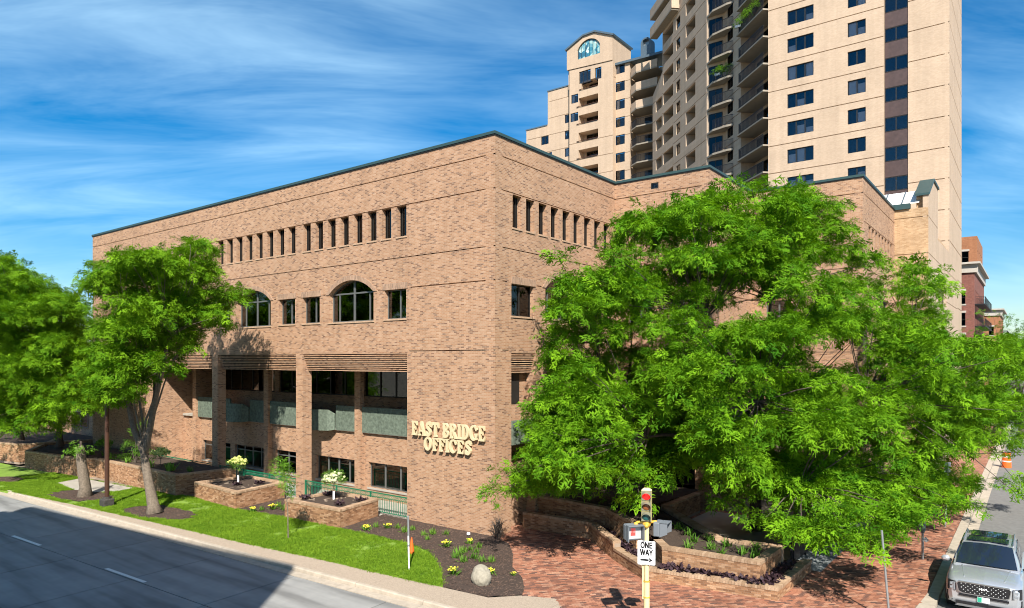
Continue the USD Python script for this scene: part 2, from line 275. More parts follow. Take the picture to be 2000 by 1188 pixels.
# ------------------------------------------------------------------ the ground
ROT = math.atan(.05)
def kerb_y(x): return -7.60+.05*(x+3.5)
struct('ground', prism(sbox(-900, -900, 900, 900), -.5, -.30), 'earth')
RDIR = np.array([1, .05]); RDIR /= np.linalg.norm(RDIR); RNRM = np.array([-RDIR[1], RDIR[0]])
def road_pt(s, t): q = np.array([0., kerb_y(0)])+RDIR*s+RNRM*t; return q
road = UsdGeom.Xform.Define(stage, path_for('road')).GetPrim(); tag(road, kind='structure')
obj('road_bed', prism(Polygon([road_pt(-170, -.55), road_pt(60, -.55), road_pt(60, -16.4), road_pt(-170, -16.4)]), -.28, -.16), 'dark_room', road)
lanes = [-.56, -4.05, -7.75, -11.6, -15.4]
for i in range(-34, 12):
    for j in range(4):
        s0, L = i*4.55+1.9+j*.06, 4.55
        q = [road_pt(s0+.022, lanes[j]-.022), road_pt(s0+L-.022, lanes[j]-.022), road_pt(s0+L-.022, lanes[j+1]+.022), road_pt(s0+.022, lanes[j+1]+.022)]
        if i > -20: obj('slab', prism(Polygon(q), -.20, -.12+.003*((i*7+j*3) % 3-1)*.5), 'road_concrete', road)
        elif j == 0: obj('far_slab', prism(Polygon([road_pt(s0+.012, -.57), road_pt(s0+L-.012, -.57), road_pt(s0+L-.012, -15.4), road_pt(s0+.012, -15.4)]), -.2, -.12), 'road_concrete', road)
for s in (-45.4, -30.3, -17.5, -9.15, -33.0, -2.2+9.4):
    q = [road_pt(s, -3.86), road_pt(s+2.75, -3.86), road_pt(s+2.75, -3.99), road_pt(s, -3.99)]
    obj('lane_mark', prism(Polygon(q), -.119, -.114), 'paint_white', road)
kerb = UsdGeom.Xform.Define(stage, path_for('kerb')).GetPrim(); tag(kerb, kind='structure')
for i in range(-34, 3):
    s0, s1 = i*3.05+.01, i*3.05+3.04
    obj('gutter', prism(Polygon([road_pt(s0, -.17), road_pt(s1, -.17), road_pt(s1, -.55), road_pt(s0, -.55)]), -.22, -.115), 'kerb_concrete', kerb)
    prof = Polygon([(0, -.25), (.165, -.25), (.14, -.02), (.11, .012), (0, .016)])
    m = prism(prof, 0, s1-s0)
    T = np.eye(4); T[:3, 0] = [*-RNRM, 0]; T[:3, 1] = [0, 0, 1]; T[:3, 2] = [*RDIR, 0]; T[:3, 2] = np.cross(T[:3, 0], T[:3, 1]); o = road_pt(s1 if T[0, 2] < 0 else s0, 0); T[:3, 3] = [*o, 0]; m.apply_transform(T)
    obj('kerb_stone', m, 'kerb_concrete', kerb)
lawn_front = [(-90, -12.3), (-60, -10.9), (-30, -9.15), (-23.7, -8.42), (-13.8, -7.5), (-7.4, -7.02), (-2.9, -6.55), (0, -6.36), (2.4, -6.12)]
xs = np.linspace(-100, 8.3, 60)
strip = Polygon([(x, kerb_y(x)+.003) for x in xs]+[(8.3, -5.6), (6.9, -5.3), (6.28, -4.72), (5.24, -5.13), (4.5, -5.93)]+lawn_front[::-1]+[(-100, -12.3)]).buffer(0)
side = UsdGeom.Xform.Define(stage, path_for('pavement')).GetPrim(); tag(side, kind='structure')
cuts = [-100, -60, -40]+[-30+3.05*k for k in range(13)]+[9]
for a, b in zip(cuts[:-1], cuts[1:]): obj('paving_slab', prism(strip.intersection(sbox(a+.006, -20, b-.006, 5)), -.2, .012), 'strip_concrete', side)
turf_poly = Polygon(lawn_front+[(2.5, -5.9), (1.5, -4.9), (.75, -4.3), (-.75, -3.25), (-2.4, -2.95), (-6.4, -3.05), (-10.4, -3.2), (-13.8, -3.7), (-18.5, -3.4), (-22, -3.9), (-30, -4.55), (-38, -5.3), (-60, -6.5), (-90, -8)])
path_poly = Polygon([(-29.6, -6.3), (-30.3, -4.6), (-24.0, -4.1), (-23.6, -5.2), (-24.7, -6.7)])
def ell(cx, cy, rx, ry, a=0, n=28, seed=1):
    r = np.random.default_rng(seed); t = np.linspace(0, 2*PI, n, endpoint=False); k = 1+.07*r.standard_normal(n)
    return affinity.translate(affinity.rotate(Polygon(np.c_[rx*np.cos(t)*k, ry*np.sin(t)*k]), a), cx, cy)
mulch_rings = [ell(-16.2, -6.35, 2.5, 1.05, 8, seed=3), ell(-24.0, -7.05, 2.3, 1.15, 10, seed=4), ell(-33.5, -7.8, 1.6, .8, 5, seed=6)]
turf_poly = turf_poly.difference(unary_union(mulch_rings+[path_poly]))
struct('lawn', prism(turf_poly, -.2, .005), 'turf')
struct('path', prism(path_poly, -.2, .01), 'concrete')
bed = Polygon([(-6.55, -3.0), (-2.4, -2.95), (-.75, -3.25), (.75, -4.3), (1.5, -4.9), (2.5, -5.9), (2.67, -6.09), (4.5, -5.93), (5.24, -5.13), (4.95, -4.6), (4.2, -3.7), (3.2, -2.95), (2.2, -1.6), (1.2, -.55), (.1, .0), (-5.33, 0), (-7.0, 0)])
bed2 = Polygon([(-14.4, -.2), (-14.35, -.9), (-13.85, -3.7), (-10.45, -3.2), (-10.3, -.2)])
bedshape = unary_union([bed, bed2])
def rough(poly, z, amp, cell, seed):
    """An uneven sheet over the polygon."""
    v, f = trimesh.creation.triangulate_polygon(poly.buffer(0), engine='earcut')
    v = np.asarray(v)
    m = trimesh.Trimesh(np.c_[v, np.zeros(len(v))], f, process=False)
    m = m.subdivide_to_size(cell, max_iter=14) if cell else m
    p = m.vertices.copy(); p[:, 2] = z+amp*(meshkit.fbm(np.c_[p[:, :2]*5, np.zeros(len(p))], 3, seed)-.5)*2
    if m.face_normals[:, 2].mean() < 0: m.invert()
    return trimesh.Trimesh(p, m.faces, process=False)
for q in polys(unary_union([bed, bed2])): struct('mulch_bed', rough(q, .03, .03, .3, 5), 'mulch')
for q in mulch_rings: struct('mulch_ring', rough(q, .03, .025, .3, 8), 'mulch')
struct('building_apron', prism(sbox(-60, -.2, .0, 30), -.2, -.012), 'concrete')
# brick paving: plaza and side pavement
kx = [(15.45, 1.0), (15.62, 3.2), (15.6, 80)]
plaza = Polygon([(-1, 1.5), (.1, 0), (1.2, -.55), (2.2, -1.6), (3.2, -2.95), (4.2, -3.7), (4.95, -4.6), (5.24, -5.1), (6.28, -4.70), (6.9, -5.28), (8.3, -5.6), (13.6, -7.5), (17.4, -3.4), (17.4, .2), (15.45, 1.0), (15.6, 3.2), (15.6, 75), (11.3, 75), (11.3, 11), (2, 11)])
paving = UsdGeom.Xform.Define(stage, path_for('brick_paving')).GetPrim(); tag(paving, kind='structure')
obj('paving_bed', prism(plaza, -.2, -.004), 'grout', paving)
near = Polygon([(-1, 1.5), (.1, 0), (1.2, -.55), (2.2, -1.6), (3.2, -2.95), (4.2, -3.7), (4.95, -4.6), (5.24, -5.1), (6.28, -4.70), (6.9, -5.28), (8.3, -5.6), (13.0, -5.9), (16.0, -2.6), (15.45, 1.0), (15.6, 3.2), (15.6, 13.0), (11.3, 13.0), (11.3, 3.0), (8, -1.2), (3.3, 2.4)]).intersection(plaza)
far_pave = plaza.difference(near.buffer(.02))
obj('far_paving', prism(far_pave, -.1, .012), 'paver_far', paving)
ca, sa = math.cos(PI/4), math.sin(PI/4)
from shapely.prepared import prep
pn = prep(near); cells = []
for i in range(-150, 150):
    for j in range(-260, 260):
        lx, ly = i*.2+(j % 2)*.1, j*.1
        x, y = 8+lx*ca-ly*sa, 2+lx*sa+ly*ca
        if -2 < x < 16.5 and -7 < y < 14 and pn.contains(Point(x, y)): cells.append((x, y))
cells = np.array(cells); dz = rng.uniform(-.003, .003, len(cells)); tl = rng.normal(0, .006, (len(cells), 2))
vis = [(depth((x, y)), k) for k, (x, y) in enumerate(cells) if abs((np.array([x, y])-CAM[:2])@RT/depth((x, y))) < .74 and depth((x, y)) > 20.6]
first = {k for _, k in sorted(vis)[:300]}
def paver(k):
    x, y = cells[k]; hx, hy, z0, z1 = .0965, .0465, -.03, .014+dz[k]
    c = np.array([(a*hx, b*hy) for a, b in ((-1, -1), (1, -1), (1, 1), (-1, 1))]); w = c@np.array([[ca, sa], [-sa, ca]])+[x, y]
    zt = z1+c@tl[k]
    return np.vstack([np.c_[w, np.full(4, z0)], np.c_[w, zt]])
BF = np.array([(4, 5, 6), (4, 6, 7), (0, 1, 5), (0, 5, 4), (1, 2, 6), (1, 6, 5), (2, 3, 7), (2, 7, 6), (3, 0, 4), (3, 4, 7)])
for k in sorted(first): obj('brick', (paver(k), BF), 'paver_one', paving)
rest = [k for k in range(len(cells)) if k not in first]
p = obj('paving_bricks', (np.vstack([paver(k) for k in rest]), np.vstack([BF+8*i for i in range(len(rest))])), 'paver_many', paving); tag(tones(p, len(rest), 8), kind='stuff')
# side street and its kerb
struct('side_street', prism(Polygon([(15.95, 1.6), (18.4, .6), (20.5, -2), (40, -2), (40, 300), (15.95, 300)]), -.25, -.12), 'asphalt')
sk = UsdGeom.Xform.Define(stage, path_for('side_kerb')).GetPrim(); tag(sk, kind='structure')
obj('kerb_stone', prism(Polygon([(15.46, 1.0), (17.4, .2), (17.4, -3.4), (18.0, -3.2), (18.4, .55), (15.95, 1.55), (15.93, 3.2), (15.62, 3.2)]), -.2, .016), 'kerb_concrete', sk)
for k in range(30): obj('kerb_stone', prism(Polygon([(15.615, 3.215+k*2.4), (15.93, 3.215+k*2.4), (15.93, 5.6+k*2.4), (15.615, 5.6+k*2.4)]), -.2, .016), 'kerb_concrete', sk)
obj('gutter', prism(sbox(15.945, 3.2, 16.35, 75), -.2, -.112), 'kerb_concrete', sk)

# ------------------------------------------------------------------ windows
def rect(a0, a1, z0, z1): return sbox(a0, z0, a1, z1)
def arch(a0, a1, z0, zs, rise, n=20):
    c, h = (a0+a1)/2, (a1-a0)/2; R = (h*h+rise*rise)/(2*rise); th = math.asin(min(1, h/R))
    return Polygon([(a0, z0), (a1, z0)]+[(c+R*math.sin(t), zs+rise-R+R*math.cos(t)) for t in np.linspace(th, -th, n)])
def window(parent, fr, shape, bars=(), out=-.2, fw=.05, frame='grey_frame', pane='pane', back='dark_room', blind=None, bd=.45, label=None):
    inner = shape.buffer(-fw, join_style=2)
    cuts = unary_union([sbox(*b) for b in bars]) if bars else Polygon()
    lites = inner.difference(cuts)
    w = obj('window', fr.ext(shape.difference(lites), out-.03, out+.03), frame, parent, label=label)
    for q in polys(lites): obj('pane', fr.ext(q, out-.012, out-.004), pane, w)
    obj('interior', fr.ext(shape.buffer(-.004), out-bd-.02, out-bd), back, w)
    if blind: obj('blind', [fr.ext(q.intersection(shape).buffer(-.02), out-.12, out-.10) for q in blind], 'blind', w)
    return w

# ------------------------------------------------------------------ the office building
ZT = 17.40
office = thing('office_building', 'long low tan-red brick office building with arched windows, corner nearest the junction', 'office building')
A = Frame((0, 0), (1, 0)); Bf = Frame((0, 0), (0, 1))
reglets = [16.43, 14.98, 12.49, 11.03, 8.02]
def banded(parent, fr, poly, zs, o_front, thick, m, gap=.045, cut=.07, exclude=None):
    strips = unary_union([sbox(-200, z-gap/2, 200, z+gap/2) for z in zs])
    if exclude is not None: strips = strips.difference(exclude)
    obj('wall', [fr.ext(poly.difference(strips), o_front-cut, o_front), fr.ext(poly, o_front-thick, o_front-cut-.002)], m, parent)
LEFT = -40.42
bays = [(-13.40-8.72*k, -5.33-8.72*k) for k in range(3)]
narrowA = [(-6.03-8.72*k-1.05*i, -5.38-8.72*k-1.05*i) for k in range(3) for i in range(8)]
rows2, arches2 = [], []
for k in range(3):
    o = -8.74*k
    rows2 += [(-6.89+o, -5.40+o), (-13.43+o, -11.95+o)]; arches2.append((-11.17+o, -7.69+o))
wallA = sbox(LEFT, -.25, -.002, 17.22)
holes = [rect(a, b, 13.50, 14.955) for a, b in narrowA]+[rect(a, b, 9.58, 10.99) for a, b in rows2]+[arch(a, b, 9.55, 11.0, .66) for a, b in arches2]+[rect(a, b, -.4, 7.95) for a, b in bays]
quiet = unary_union([sbox(a-.3, 10.9, b+.3, 12.2) for a, b in rows2+arches2]+[sbox(bays[2][0]-.1, 7.9, -5.2, 8.1)])
banded(office, A, wallA.difference(unary_union(holes)), reglets, 0, .55, 'red_brick', exclude=quiet)
tone = ['pane', 'pane_dark']
for i, (a, b) in enumerate(narrowA):
    bl = [rect(a, b, 13.5, 14.2)] if i == 1 else None
    window(office, A, rect(a+.002, b-.002, 13.502, 14.953), bars=[(a+.12, 13, a+.155, 16)], out=-.26, fw=.035, frame='dark_frame', pane='pane_dark', blind=bl)
    obj('sill', A.box(a-.05, b+.05, 13.425, 13.498, .001, .035), 'coping_brick', office)
for i, (a, b) in enumerate(rows2):
    m_ = a+(b-a)*.60
    window(office, A, rect(a+.002, b-.002, 9.582, 10.988), bars=[(m_-.04, 9, m_+.04, 12)], out=-.24, fw=.045, pane='pane')
    obj('sill', A.box(a-.06, b+.06, 9.50, 9.578, .001, .04), 'coping_brick', office)
    obj('lintel', A.box(a-.12, b+.12, 10.992, 11.30, .001, .03), 'soldier_brick', office)
for a, b in arches2:
    c = (a+b)/2
    bars = [(c-.06, 9, c+.06, 13), (a, 10.98, b, 11.06), (a+.52, 9, a+.60, 10.98), (b-.60, 9, b-.52, 10.98)]
    window(office, A, arch(a+.003, b-.003, 9.553, 11.0, .655), bars=bars, out=-.28, fw=.06, pane='pane')
    obj('sill', A.box(a-.06, b+.06, 9.47, 9.548, .001, .04), 'coping_brick', office)
    ring = arch(a-.26, b+.26, 11.0, 11.0001, .93).difference(arch(a-.002, b+.002, 9, 11.0, .662)).intersection(sbox(-99, 11.002, 99, 13))
    obj('arch_ring', A.ext(ring, .001, .035), 'soldier_brick', office)
def louvre(fr, a0, a1, dep):
    n = 10
    for i in range(n):
        z = 7.945-i*.098; y = dep*i/(n-1)
        obj('louvre_bar', fr.box(a0+.004, a1-.004, z-.050, z, -y-.22, -y-.004), 'coping_brick' if 0 else 'red_brick', office)
    obj('louvre_back', fr.put(hull2(a0, a1, dep)), 'dark_room', office)
def hull2(a0, a1, dep):
    return hullm([(a, z, o) for a in (a0+.006, a1-.006) for z, o in ((7.95, -.16), (7.95, -.5), (7.05, -dep-.16), (7.05, -dep-.5))])
for a, b in bays: louvre(A, a, b, .30)
# the loggia behind the piers
LX0, LX1, UY = bays[2][0], -5.33, 4.7
obj('loggia_floor', bx(LX0, LX1, -.05, 3.5, -.15, .0), 'concrete', office)
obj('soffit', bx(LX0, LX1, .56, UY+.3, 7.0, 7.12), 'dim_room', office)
obj('end_wall', bx(LX1-.02, LX1+.25, .552, UY+.3, -.1, 7.0), 'red_brick', office); obj('end_wall', bx(LX0-.25, LX0+.02, .552, UY+.3, -.1, 7.0), 'red_brick', office)
low = sbox(LX0, -.1, LX1, 3.58); gwin = []
Lg = Frame((0, 2.4), (1, 0)); Ug = Frame((0, UY), (1, 0))
for k in range(4):
    o = -8.75*k
    gwin += [(-10.83+o, -7.25+o, 3), (-15.45+o, -11.65+o, 4)]
gwin = [g for g in gwin if g[0] > LX0+.2]
low = low.difference(unary_union([rect(a, b, .60, 1.97) for a, b, n in gwin]))
obj('lower_wall', Lg.ext(low, -.3, 0), 'red_brick', office)
for i, (a, b, n) in enumerate(gwin):
    bars = [(a+(b-a)*k/n-.05, 0, a+(b-a)*k/n+.05, 3) for k in range(1, n)]
    if i >= 2: bars.append((a, 1.62, b, 1.68))
    bl = [rect(a+.1, b-.1, 1.66, 1.97)] if i in (3, 5) else None
    w = window(office, Lg, rect(a+.002, b-.002, .602, 1.968), bars=bars, out=-.18, fw=.05, pane='pane_teal', back='dim_room', blind=bl, bd=.8)
    if i in (0, 4): obj('curtain', Lg.box(a+.2, a+.42, .65, 1.9, -.45, -.40), 'curtain_green', w)
    obj('sill', Lg.box(a-.05, b+.05, .50, .597, .001, .06), 'concrete', office)
ux = [fy(u, 700, UY)[0] for u in (711, 795, 621, 700.5)]; uz = fy(700.5, 774, UY)[2]
uwin = [(ux[0]-8.75*k, ux[1]+.3-8.75*k) for k in range(3)]+[(ux[2]-.3-8.75*k, ux[3]-8.75*k) for k in range(2)]
up = sbox(LX0, 3.6, LX1, 7.0).difference(unary_union([rect(a, b, uz, 6.95) for a, b in uwin]))
obj('upper_wall', Ug.ext(up, -.3, 0), 'red_brick', office)
for i, (a, b) in enumerate(uwin):
    w = window(office, Ug, rect(a+.002, b-.002, uz+.002, 6.948), bars=[(a+(b-a)*k/3-.05, 5, a+(b-a)*k/3+.05, 7) for k in (1, 2)], out=-.15, fw=.06, frame='dark_frame', pane='pane', blind=[rect(a+1.1, a+2.2, 5.6, 6.95), rect(a+2.7, b, 5.4, 6.95)] if i == 0 else None)
obj('balcony_slab', bx(LX0+.02, LX1-.02, 2.25, UY, 3.58, 3.72), 'concrete', office)
for k in range(4):
    a = -11.65-8.75*k
    if a > LX0: obj('pilaster', Lg.box(a, a+.45, -.1, 7.0, .001, .30), 'red_brick', office)
panels = []
for k in range(4):
    o = -8.75*k
    for a, b in ((-11.19+o, -6.2+o if k == 0 else -7.02+o), (-13.45+o, -11.66+o)):
        if k == 0 and a == -11.19: b = LX1-.03
        if a > LX0+.1: panels.append((a, b))
for a, b in panels:
    n = max(1, round((b-a)/1.2))
    for q in range(n):
        obj('green_panel', Lg.box(a+(b-a)*q/n+.005, a+(b-a)*(q+1)/n-.005, 3.60, 5.0, .06, .16), 'green_panel', office)
for k in range(3):   # the canted left ends of the balcony fronts stand forward
    o = -8.75*k
    a0, a1 = -15.75+o, -13.75+o
    if a0 > LX0: obj('green_panel', Lg.put(hullm([(a, z, q) for a, z0, z1, qq in ((a0, 3.5, 4.72, .62), (a1, 3.55, 4.74, .44)) for z in (z0, z1) for q in (qq, qq+.1)]+[])), 'green_panel', office); obj('green_panel', Lg.put(hullm([(a, z, q) for a, z0, z1, qq in ((a1+.01, 3.55, 4.74, .44), (-13.47+o, 3.6, 4.5, .16)) for z in (z0, z1) for q in (qq, qq+.1)])), 'green_panel', office)
# side wall facing the side street
narrowB = [(1.27+1.01*i, 1.92+1.01*i) for i in range(9)]
rowB = [(1.18, 2.88), (7.75, 9.4)]; archB = (3.82, 7.08); bayB = [(1.17, 2.99), (3.91, 7.02), (7.94, 9.6)]
wallB = sbox(.002, -.25, 10.58, 17.22)
hB = [rect(a, b, 13.46, 14.92) for a, b in narrowB]+[rect(a, b, 9.55, 10.97) for a, b in rowB]+[arch(*archB, 9.55, 11.0, .64)]+[rect(a, b, -.4, 7.95) for a, b in bayB]
quB = unary_union([sbox(a-.3, 10.9, b+.3, 12.2) for a, b in rowB+[archB]]+[sbox(1.0, 7.9, 9.8, 8.1)])
banded(office, Bf, wallB.difference(unary_union(hB)), reglets, 0, .50, 'red_brick', exclude=quB)
for a, b in narrowB:
    window(office, Bf, rect(a+.002, b-.002, 13.462, 14.918), bars=[(b-.155, 13, b-.12, 16)], out=-.26, fw=.035, frame='dark_frame', pane='pane_dark')
    obj('sill', Bf.box(a-.05, b+.05, 13.385, 13.458, .001, .035), 'coping_brick', office)
for i, (a, b) in enumerate(rowB):
    window(office, Bf, rect(a+.002, b-.002, 9.552, 10.968), bars=[(a+(b-a)*.5-.04, 9, a+(b-a)*.5+.04, 12)], out=-.24, fw=.045, frame='dark_frame', pane='pane_blue')
    obj('sill', Bf.box(a-.06, b+.06, 9.47, 9.548, .001, .04), 'coping_brick', office); obj('lintel', Bf.box(a-.02, b+.12, 10.972, 11.28, .001, .03), 'soldier_brick', office)
a, b = archB; c = (a+b)/2
window(office, Bf, arch(a+.003, b-.003, 9.553, 11.0, .635), bars=[(c-.06, 9, c+.06, 13), (a, 10.98, b, 11.06), (a+.5, 9, a+.58, 10.98), (b-.58, 9, b-.5, 10.98)], out=-.28, fw=.06, pane='pane')
obj('sill', Bf.box(a-.06, b+.06, 9.47, 9.548, .001, .04), 'coping_brick', office)
obj('arch_ring', Bf.ext(arch(a-.26, b+.26, 11.0, 11.0001, .91).difference(arch(a-.002, b+.002, 9, 11.0, .642)).intersection(sbox(-99, 11.002, 99, 13)), .001, .035), 'soldier_brick', office)
for a, b in bayB: louvre(Bf, a, b, .26)
obj('bay_wall', Bf.box(1.0, 9.7, -.2, 7.3, -.9, -.56), 'red_brick', office)
for a, b in bayB:
    obj('bay_door', Bf.box(a+.25, min(b, a+1.3), 5.6, 6.95, -.555, -.53), 'dark_frame', office)
    for z0, z1 in ((3.83, 4.88),): obj('green_panel', Bf.box(a+.01, b-.01, z0, z1, -.2, .06), 'green_panel', office)
# the two stepped wings farther along the side street
X1, Y1, X2, Y2, Y3 = 5.35, 10.58, 11.17, 17.10, 27.41
W1 = Frame((0, Y1), (1, 0)); S1 = Frame((X1, Y1), (0, 1)); W2 = Frame((X1, Y2), (1, 0)); S2 = Frame((X2, Y2), (0, 1))
rz = [16.43, 14.98, 12.49, 11.03, 8.02]
v0, vz = W1.at(1272, 362), W1.at(1284, 367)
ventp = rect(W1.at(1271, 362)[0], W1.at(1286, 362)[0], W1.at(1278, 369)[1], W1.at(1278, 357)[1])
w1p = sbox(.002, -.25, X1-.002, 17.22).difference(ventp).difference(unary_union([rect(.8, 2.2, 9.55, 10.97), rect(3.2, 4.6, 9.55, 10.97), rect(.8, 4.6, 4.2, 6.9), rect(.8, 4.6, .5, 2.6)]))
banded(office, W1, w1p, rz, 0, .4, 'red_brick')
window(office, W1, ventp.buffer(.03, join_style=2).buffer(-.032, join_style=2), out=-.05, fw=.06, frame='dark_frame', pane='pane_dark', label='small square roof vent window')
for q in ((.8, 2.2, 9.55, 10.97), (3.2, 4.6, 9.55, 10.97), (.8, 4.6, 4.2, 6.9), (.8, 4.6, .5, 2.6)): window(office, W1, rect(q[0]+.002, q[1]-.002, q[2]+.002, q[3]-.002), bars=[((q[0]+q[1])/2-.04, 0, (q[0]+q[1])/2+.04, 20)], out=-.22, pane='pane')
banded(office, S1, sbox(.002, -.25, Y2-Y1+.3, 17.22).difference(unary_union([rect(1+1.01*i, 1.65+1.01*i, 13.46, 14.92) for i in range(5)])), rz, 0, .4, 'red_brick')
for i in range(5): window(office, S1, rect(1.002+1.01*i, 1.648+1.01*i, 13.462, 14.918), out=-.26, fw=.035, frame='dark_frame', pane='pane_dark')
banded(office, W2, sbox(.002, -.25, X2-X1-.002, 17.22).difference(unary_union([rect(.8, 2.2, 9.55, 10.97), rect(3.4, 4.8, 9.55, 10.97), rect(.8, 4.8, 4.2, 6.9)])), rz, 0, .4, 'red_brick')
for q in ((.8, 2.2, 9.55, 10.97), (3.4, 4.8, 9.55, 10.97), (.8, 4.8, 4.2, 6.9)): window(office, W2, rect(q[0]+.002, q[1]-.002, q[2]+.002, q[3]-.002), bars=[((q[0]+q[1])/2-.04, 0, (q[0]+q[1])/2+.04, 20)], out=-.22, pane='pane')
nS2 = [(1.6+1.01*i, 2.25+1.01*i) for i in range(8)]
banded(office, S2, sbox(.002, -.25, Y3-Y2, 17.22).difference(unary_union([rect(a, b, 13.46, 14.92) for a, b in nS2]+[rect(2, 3.5, 9.55, 10.97), rect(5, 8.2, 9.55, 11.2), rect(1.5, 8.6, 4.2, 6.9)])), rz, 0, .4, 'red_brick')
for a, b in nS2: window(office, S2, rect(a+.002, b-.002, 13.462, 14.918), out=-.26, fw=.035, frame='dark_frame', pane='pane_dark')
for q in ((2, 3.5, 9.55, 10.97), (5, 8.2, 9.55, 11.2), (1.5, 8.6, 4.2, 6.9)): window(office, S2, rect(q[0]+.002, q[1]-.002, q[2]+.002, q[3]-.002), bars=[((q[0]+q[1])/2-.04, 0, (q[0]+q[1])/2+.04, 20)], out=-.22, pane='pane')
foot = Polygon([(LEFT, 0), (0, 0), (0, Y1), (X1, Y1), (X1, Y2), (X2, Y2), (X2, Y3), (LEFT, Y3)])
obj('wall', bx(LEFT, LEFT+.5, .56, Y3, -.2, 17.22), 'red_brick', office); obj('wall', bx(LEFT+.51, X2-.41, Y3-.4, Y3, -.2, 17.22), 'red_brick', office)
obj('coping', prism(foot.buffer(.06, join_style=2).difference(foot.buffer(-.45, join_style=2)), 17.275, ZT), 'coping_metal', office)
obj('coping_lip', prism(foot.buffer(.035, join_style=2).difference(foot.buffer(-.02, join_style=2)), 17.222, 17.272), 'dark_frame', office)
obj('roof', prism(foot.buffer(-.56, join_style=2), 16.6, 16.8), 'roofing', office)
# the lettering on the corner block
def arm(pts): return Polygon(pts).buffer(.012)
def stem(x0, x1): return unary_union([sbox(x0, 0, x1, 1), Polygon([(x0-.09, 0), (x1+.09, 0), (x1+.09, .05), (x1, .14), (x0, .14), (x0-.09, .05)]), Polygon([(x0-.09, 1), (x1+.09, 1), (x1+.09, .95), (x1, .86), (x0, .86), (x0-.09, .95)])])
def oval(cx, cy, rx, ry): return affinity.scale(Point(0, 0).buffer(1, 24), rx, ry).__class__(affinity.translate(affinity.scale(Point(0, 0).buffer(1, 24), rx, ry), cx, cy))
def stroke(pts, w): return LineString(pts).buffer(w, cap_style=1, join_style=1)
eT = Polygon([(.1, 1), (.68, 1), (.72, .70), (.64, .72), (.54, .86), (.3, .90), (.1, .90)]); eM = Polygon([(.2, .56), (.42, .56), (.52, .66), (.52, .38), (.42, .48), (.2, .48)]); eB = Polygon([(.1, 0), (.70, 0), (.80, .32), (.72, .32), (.56, .13), (.3, .10), (.1, .10)])
tw = lambda n=40: np.linspace(0, 1, n)
sS = [(.56+0*t, .0) for t in ()]+[(.60, .80), (.50, .90), (.36, .92), (.22, .86), (.17, .74), (.22, .62), (.36, .53), (.50, .43), (.56, .30), (.52, .17), (.40, .08), (.26, .08), (.14, .17)]
GL = {
 'E': (unary_union([stem(.10, .32), eT, eM, eB]), .80), 'F': (unary_union([stem(.10, .32), eT, eM]), .70), 'I': (stem(.10, .34), .44),
 'T': (unary_union([stem(.29, .53), Polygon([(.0, 1), (.82, 1), (.86, .62), (.78, .62), (.66, .82), (.16, .82), (.04, .62), (-.04, .62)])]), .82),
 'A': (unary_union([Polygon([(.34, 1), (.52, 1), (.86, .1), (.94, .05), (.94, 0), (.54, 0), (.54, .05), (.60, .1), (.36, .78), (.18, .1), (.27, .05), (.27, 0), (-.02, 0), (-.02, .05), (.08, .1)]), sbox(.2, .28, .62, .38)]), .90),
 'S': (unary_union([stroke(sS, .115), Polygon([(.52, .98), (.70, 1.0), (.70, .66), (.62, .66)]), Polygon([(.02, .34), (.12, .36), (.24, .0), (.04, 0)])]), .74),
 'B': (unary_union([stem(.10, .32), oval(.36, .74, .33, .26), oval(.38, .27, .38, .27)]).difference(unary_union([oval(.40, .74, .11, .15).intersection(sbox(.34, 0, 1, 1)), oval(.42, .27, .13, .16).intersection(sbox(.34, 0, 1, 1))])), .78),
 'R': (unary_union([stem(.10, .32), oval(.38, .72, .36, .28), Polygon([(.34, .50), (.56, .50), (.86, .08), (.94, .05), (.94, 0), (.62, 0)])]).difference(oval(.41, .72, .12, .16).intersection(sbox(.34, 0, 1, 1))), .88),
 'D': (unary_union([stem(.10, .32), oval(.36, .5, .52, .5).intersection(sbox(.2, 0, 1, 1))]).difference(oval(.38, .5, .24, .37).intersection(sbox(.36, 0, 1, 1))), .90),
 'O': (oval(.46, .5, .46, .52).difference(affinity.rotate(oval(.46, .5, .20, .38), -8)), .92),
 'C': (unary_union([oval(.44, .5, .46, .52).difference(oval(.50, .5, .24, .38)).difference(sbox(.60, .22, 1.2, .72)), Polygon([(.62, .98), (.80, 1.0), (.80, .62), (.70, .62), (.58, .84)])]), .82),
 'G': (unary_union([oval(.46, .5, .48, .52).difference(oval(.52, .5, .25, .38)).difference(sbox(.62, .40, 1.2, .72)), Polygon([(.64, .98), (.82, 1.0), (.82, .64), (.72, .64), (.58, .84)]), sbox(.56, .36, .92, .46), sbox(.62, .05, .84, .4)]), .92)}
sign = thing('wall_sign', 'raised cream letters EAST BRIDGE OFFICES on the brick corner block', 'sign')
def lettering(text, x0, x1, zb, h):
    total = sum(GL[c][1] if c != ' ' else .42 for c in text); s = (x1-x0)/total; x = x0
    for c in text:
        if c == ' ': x += .42*s; continue
        g = affinity.translate(affinity.scale(GL[c][0], s*.91, h, origin=(0, 0)), x, zb)
        obj('letter', A.ext(g, .07, .17), 'letter_cream', sign); x += GL[c][1]*s
e0, e1 = fy(804, 836, -.15), fy(949, 846, -.15); zb = fy(804, 850, -.15)[2]
lettering('EAST BRIDGE', e0[0], e1[0], fy(875, 856, -.15)[2], .66)
o0, o1 = fy(828, 866, -.15), fy(922, 876, -.15)
lettering('OFFICES', o0[0], o1[0], fy(875, 884, -.15)[2], .60)

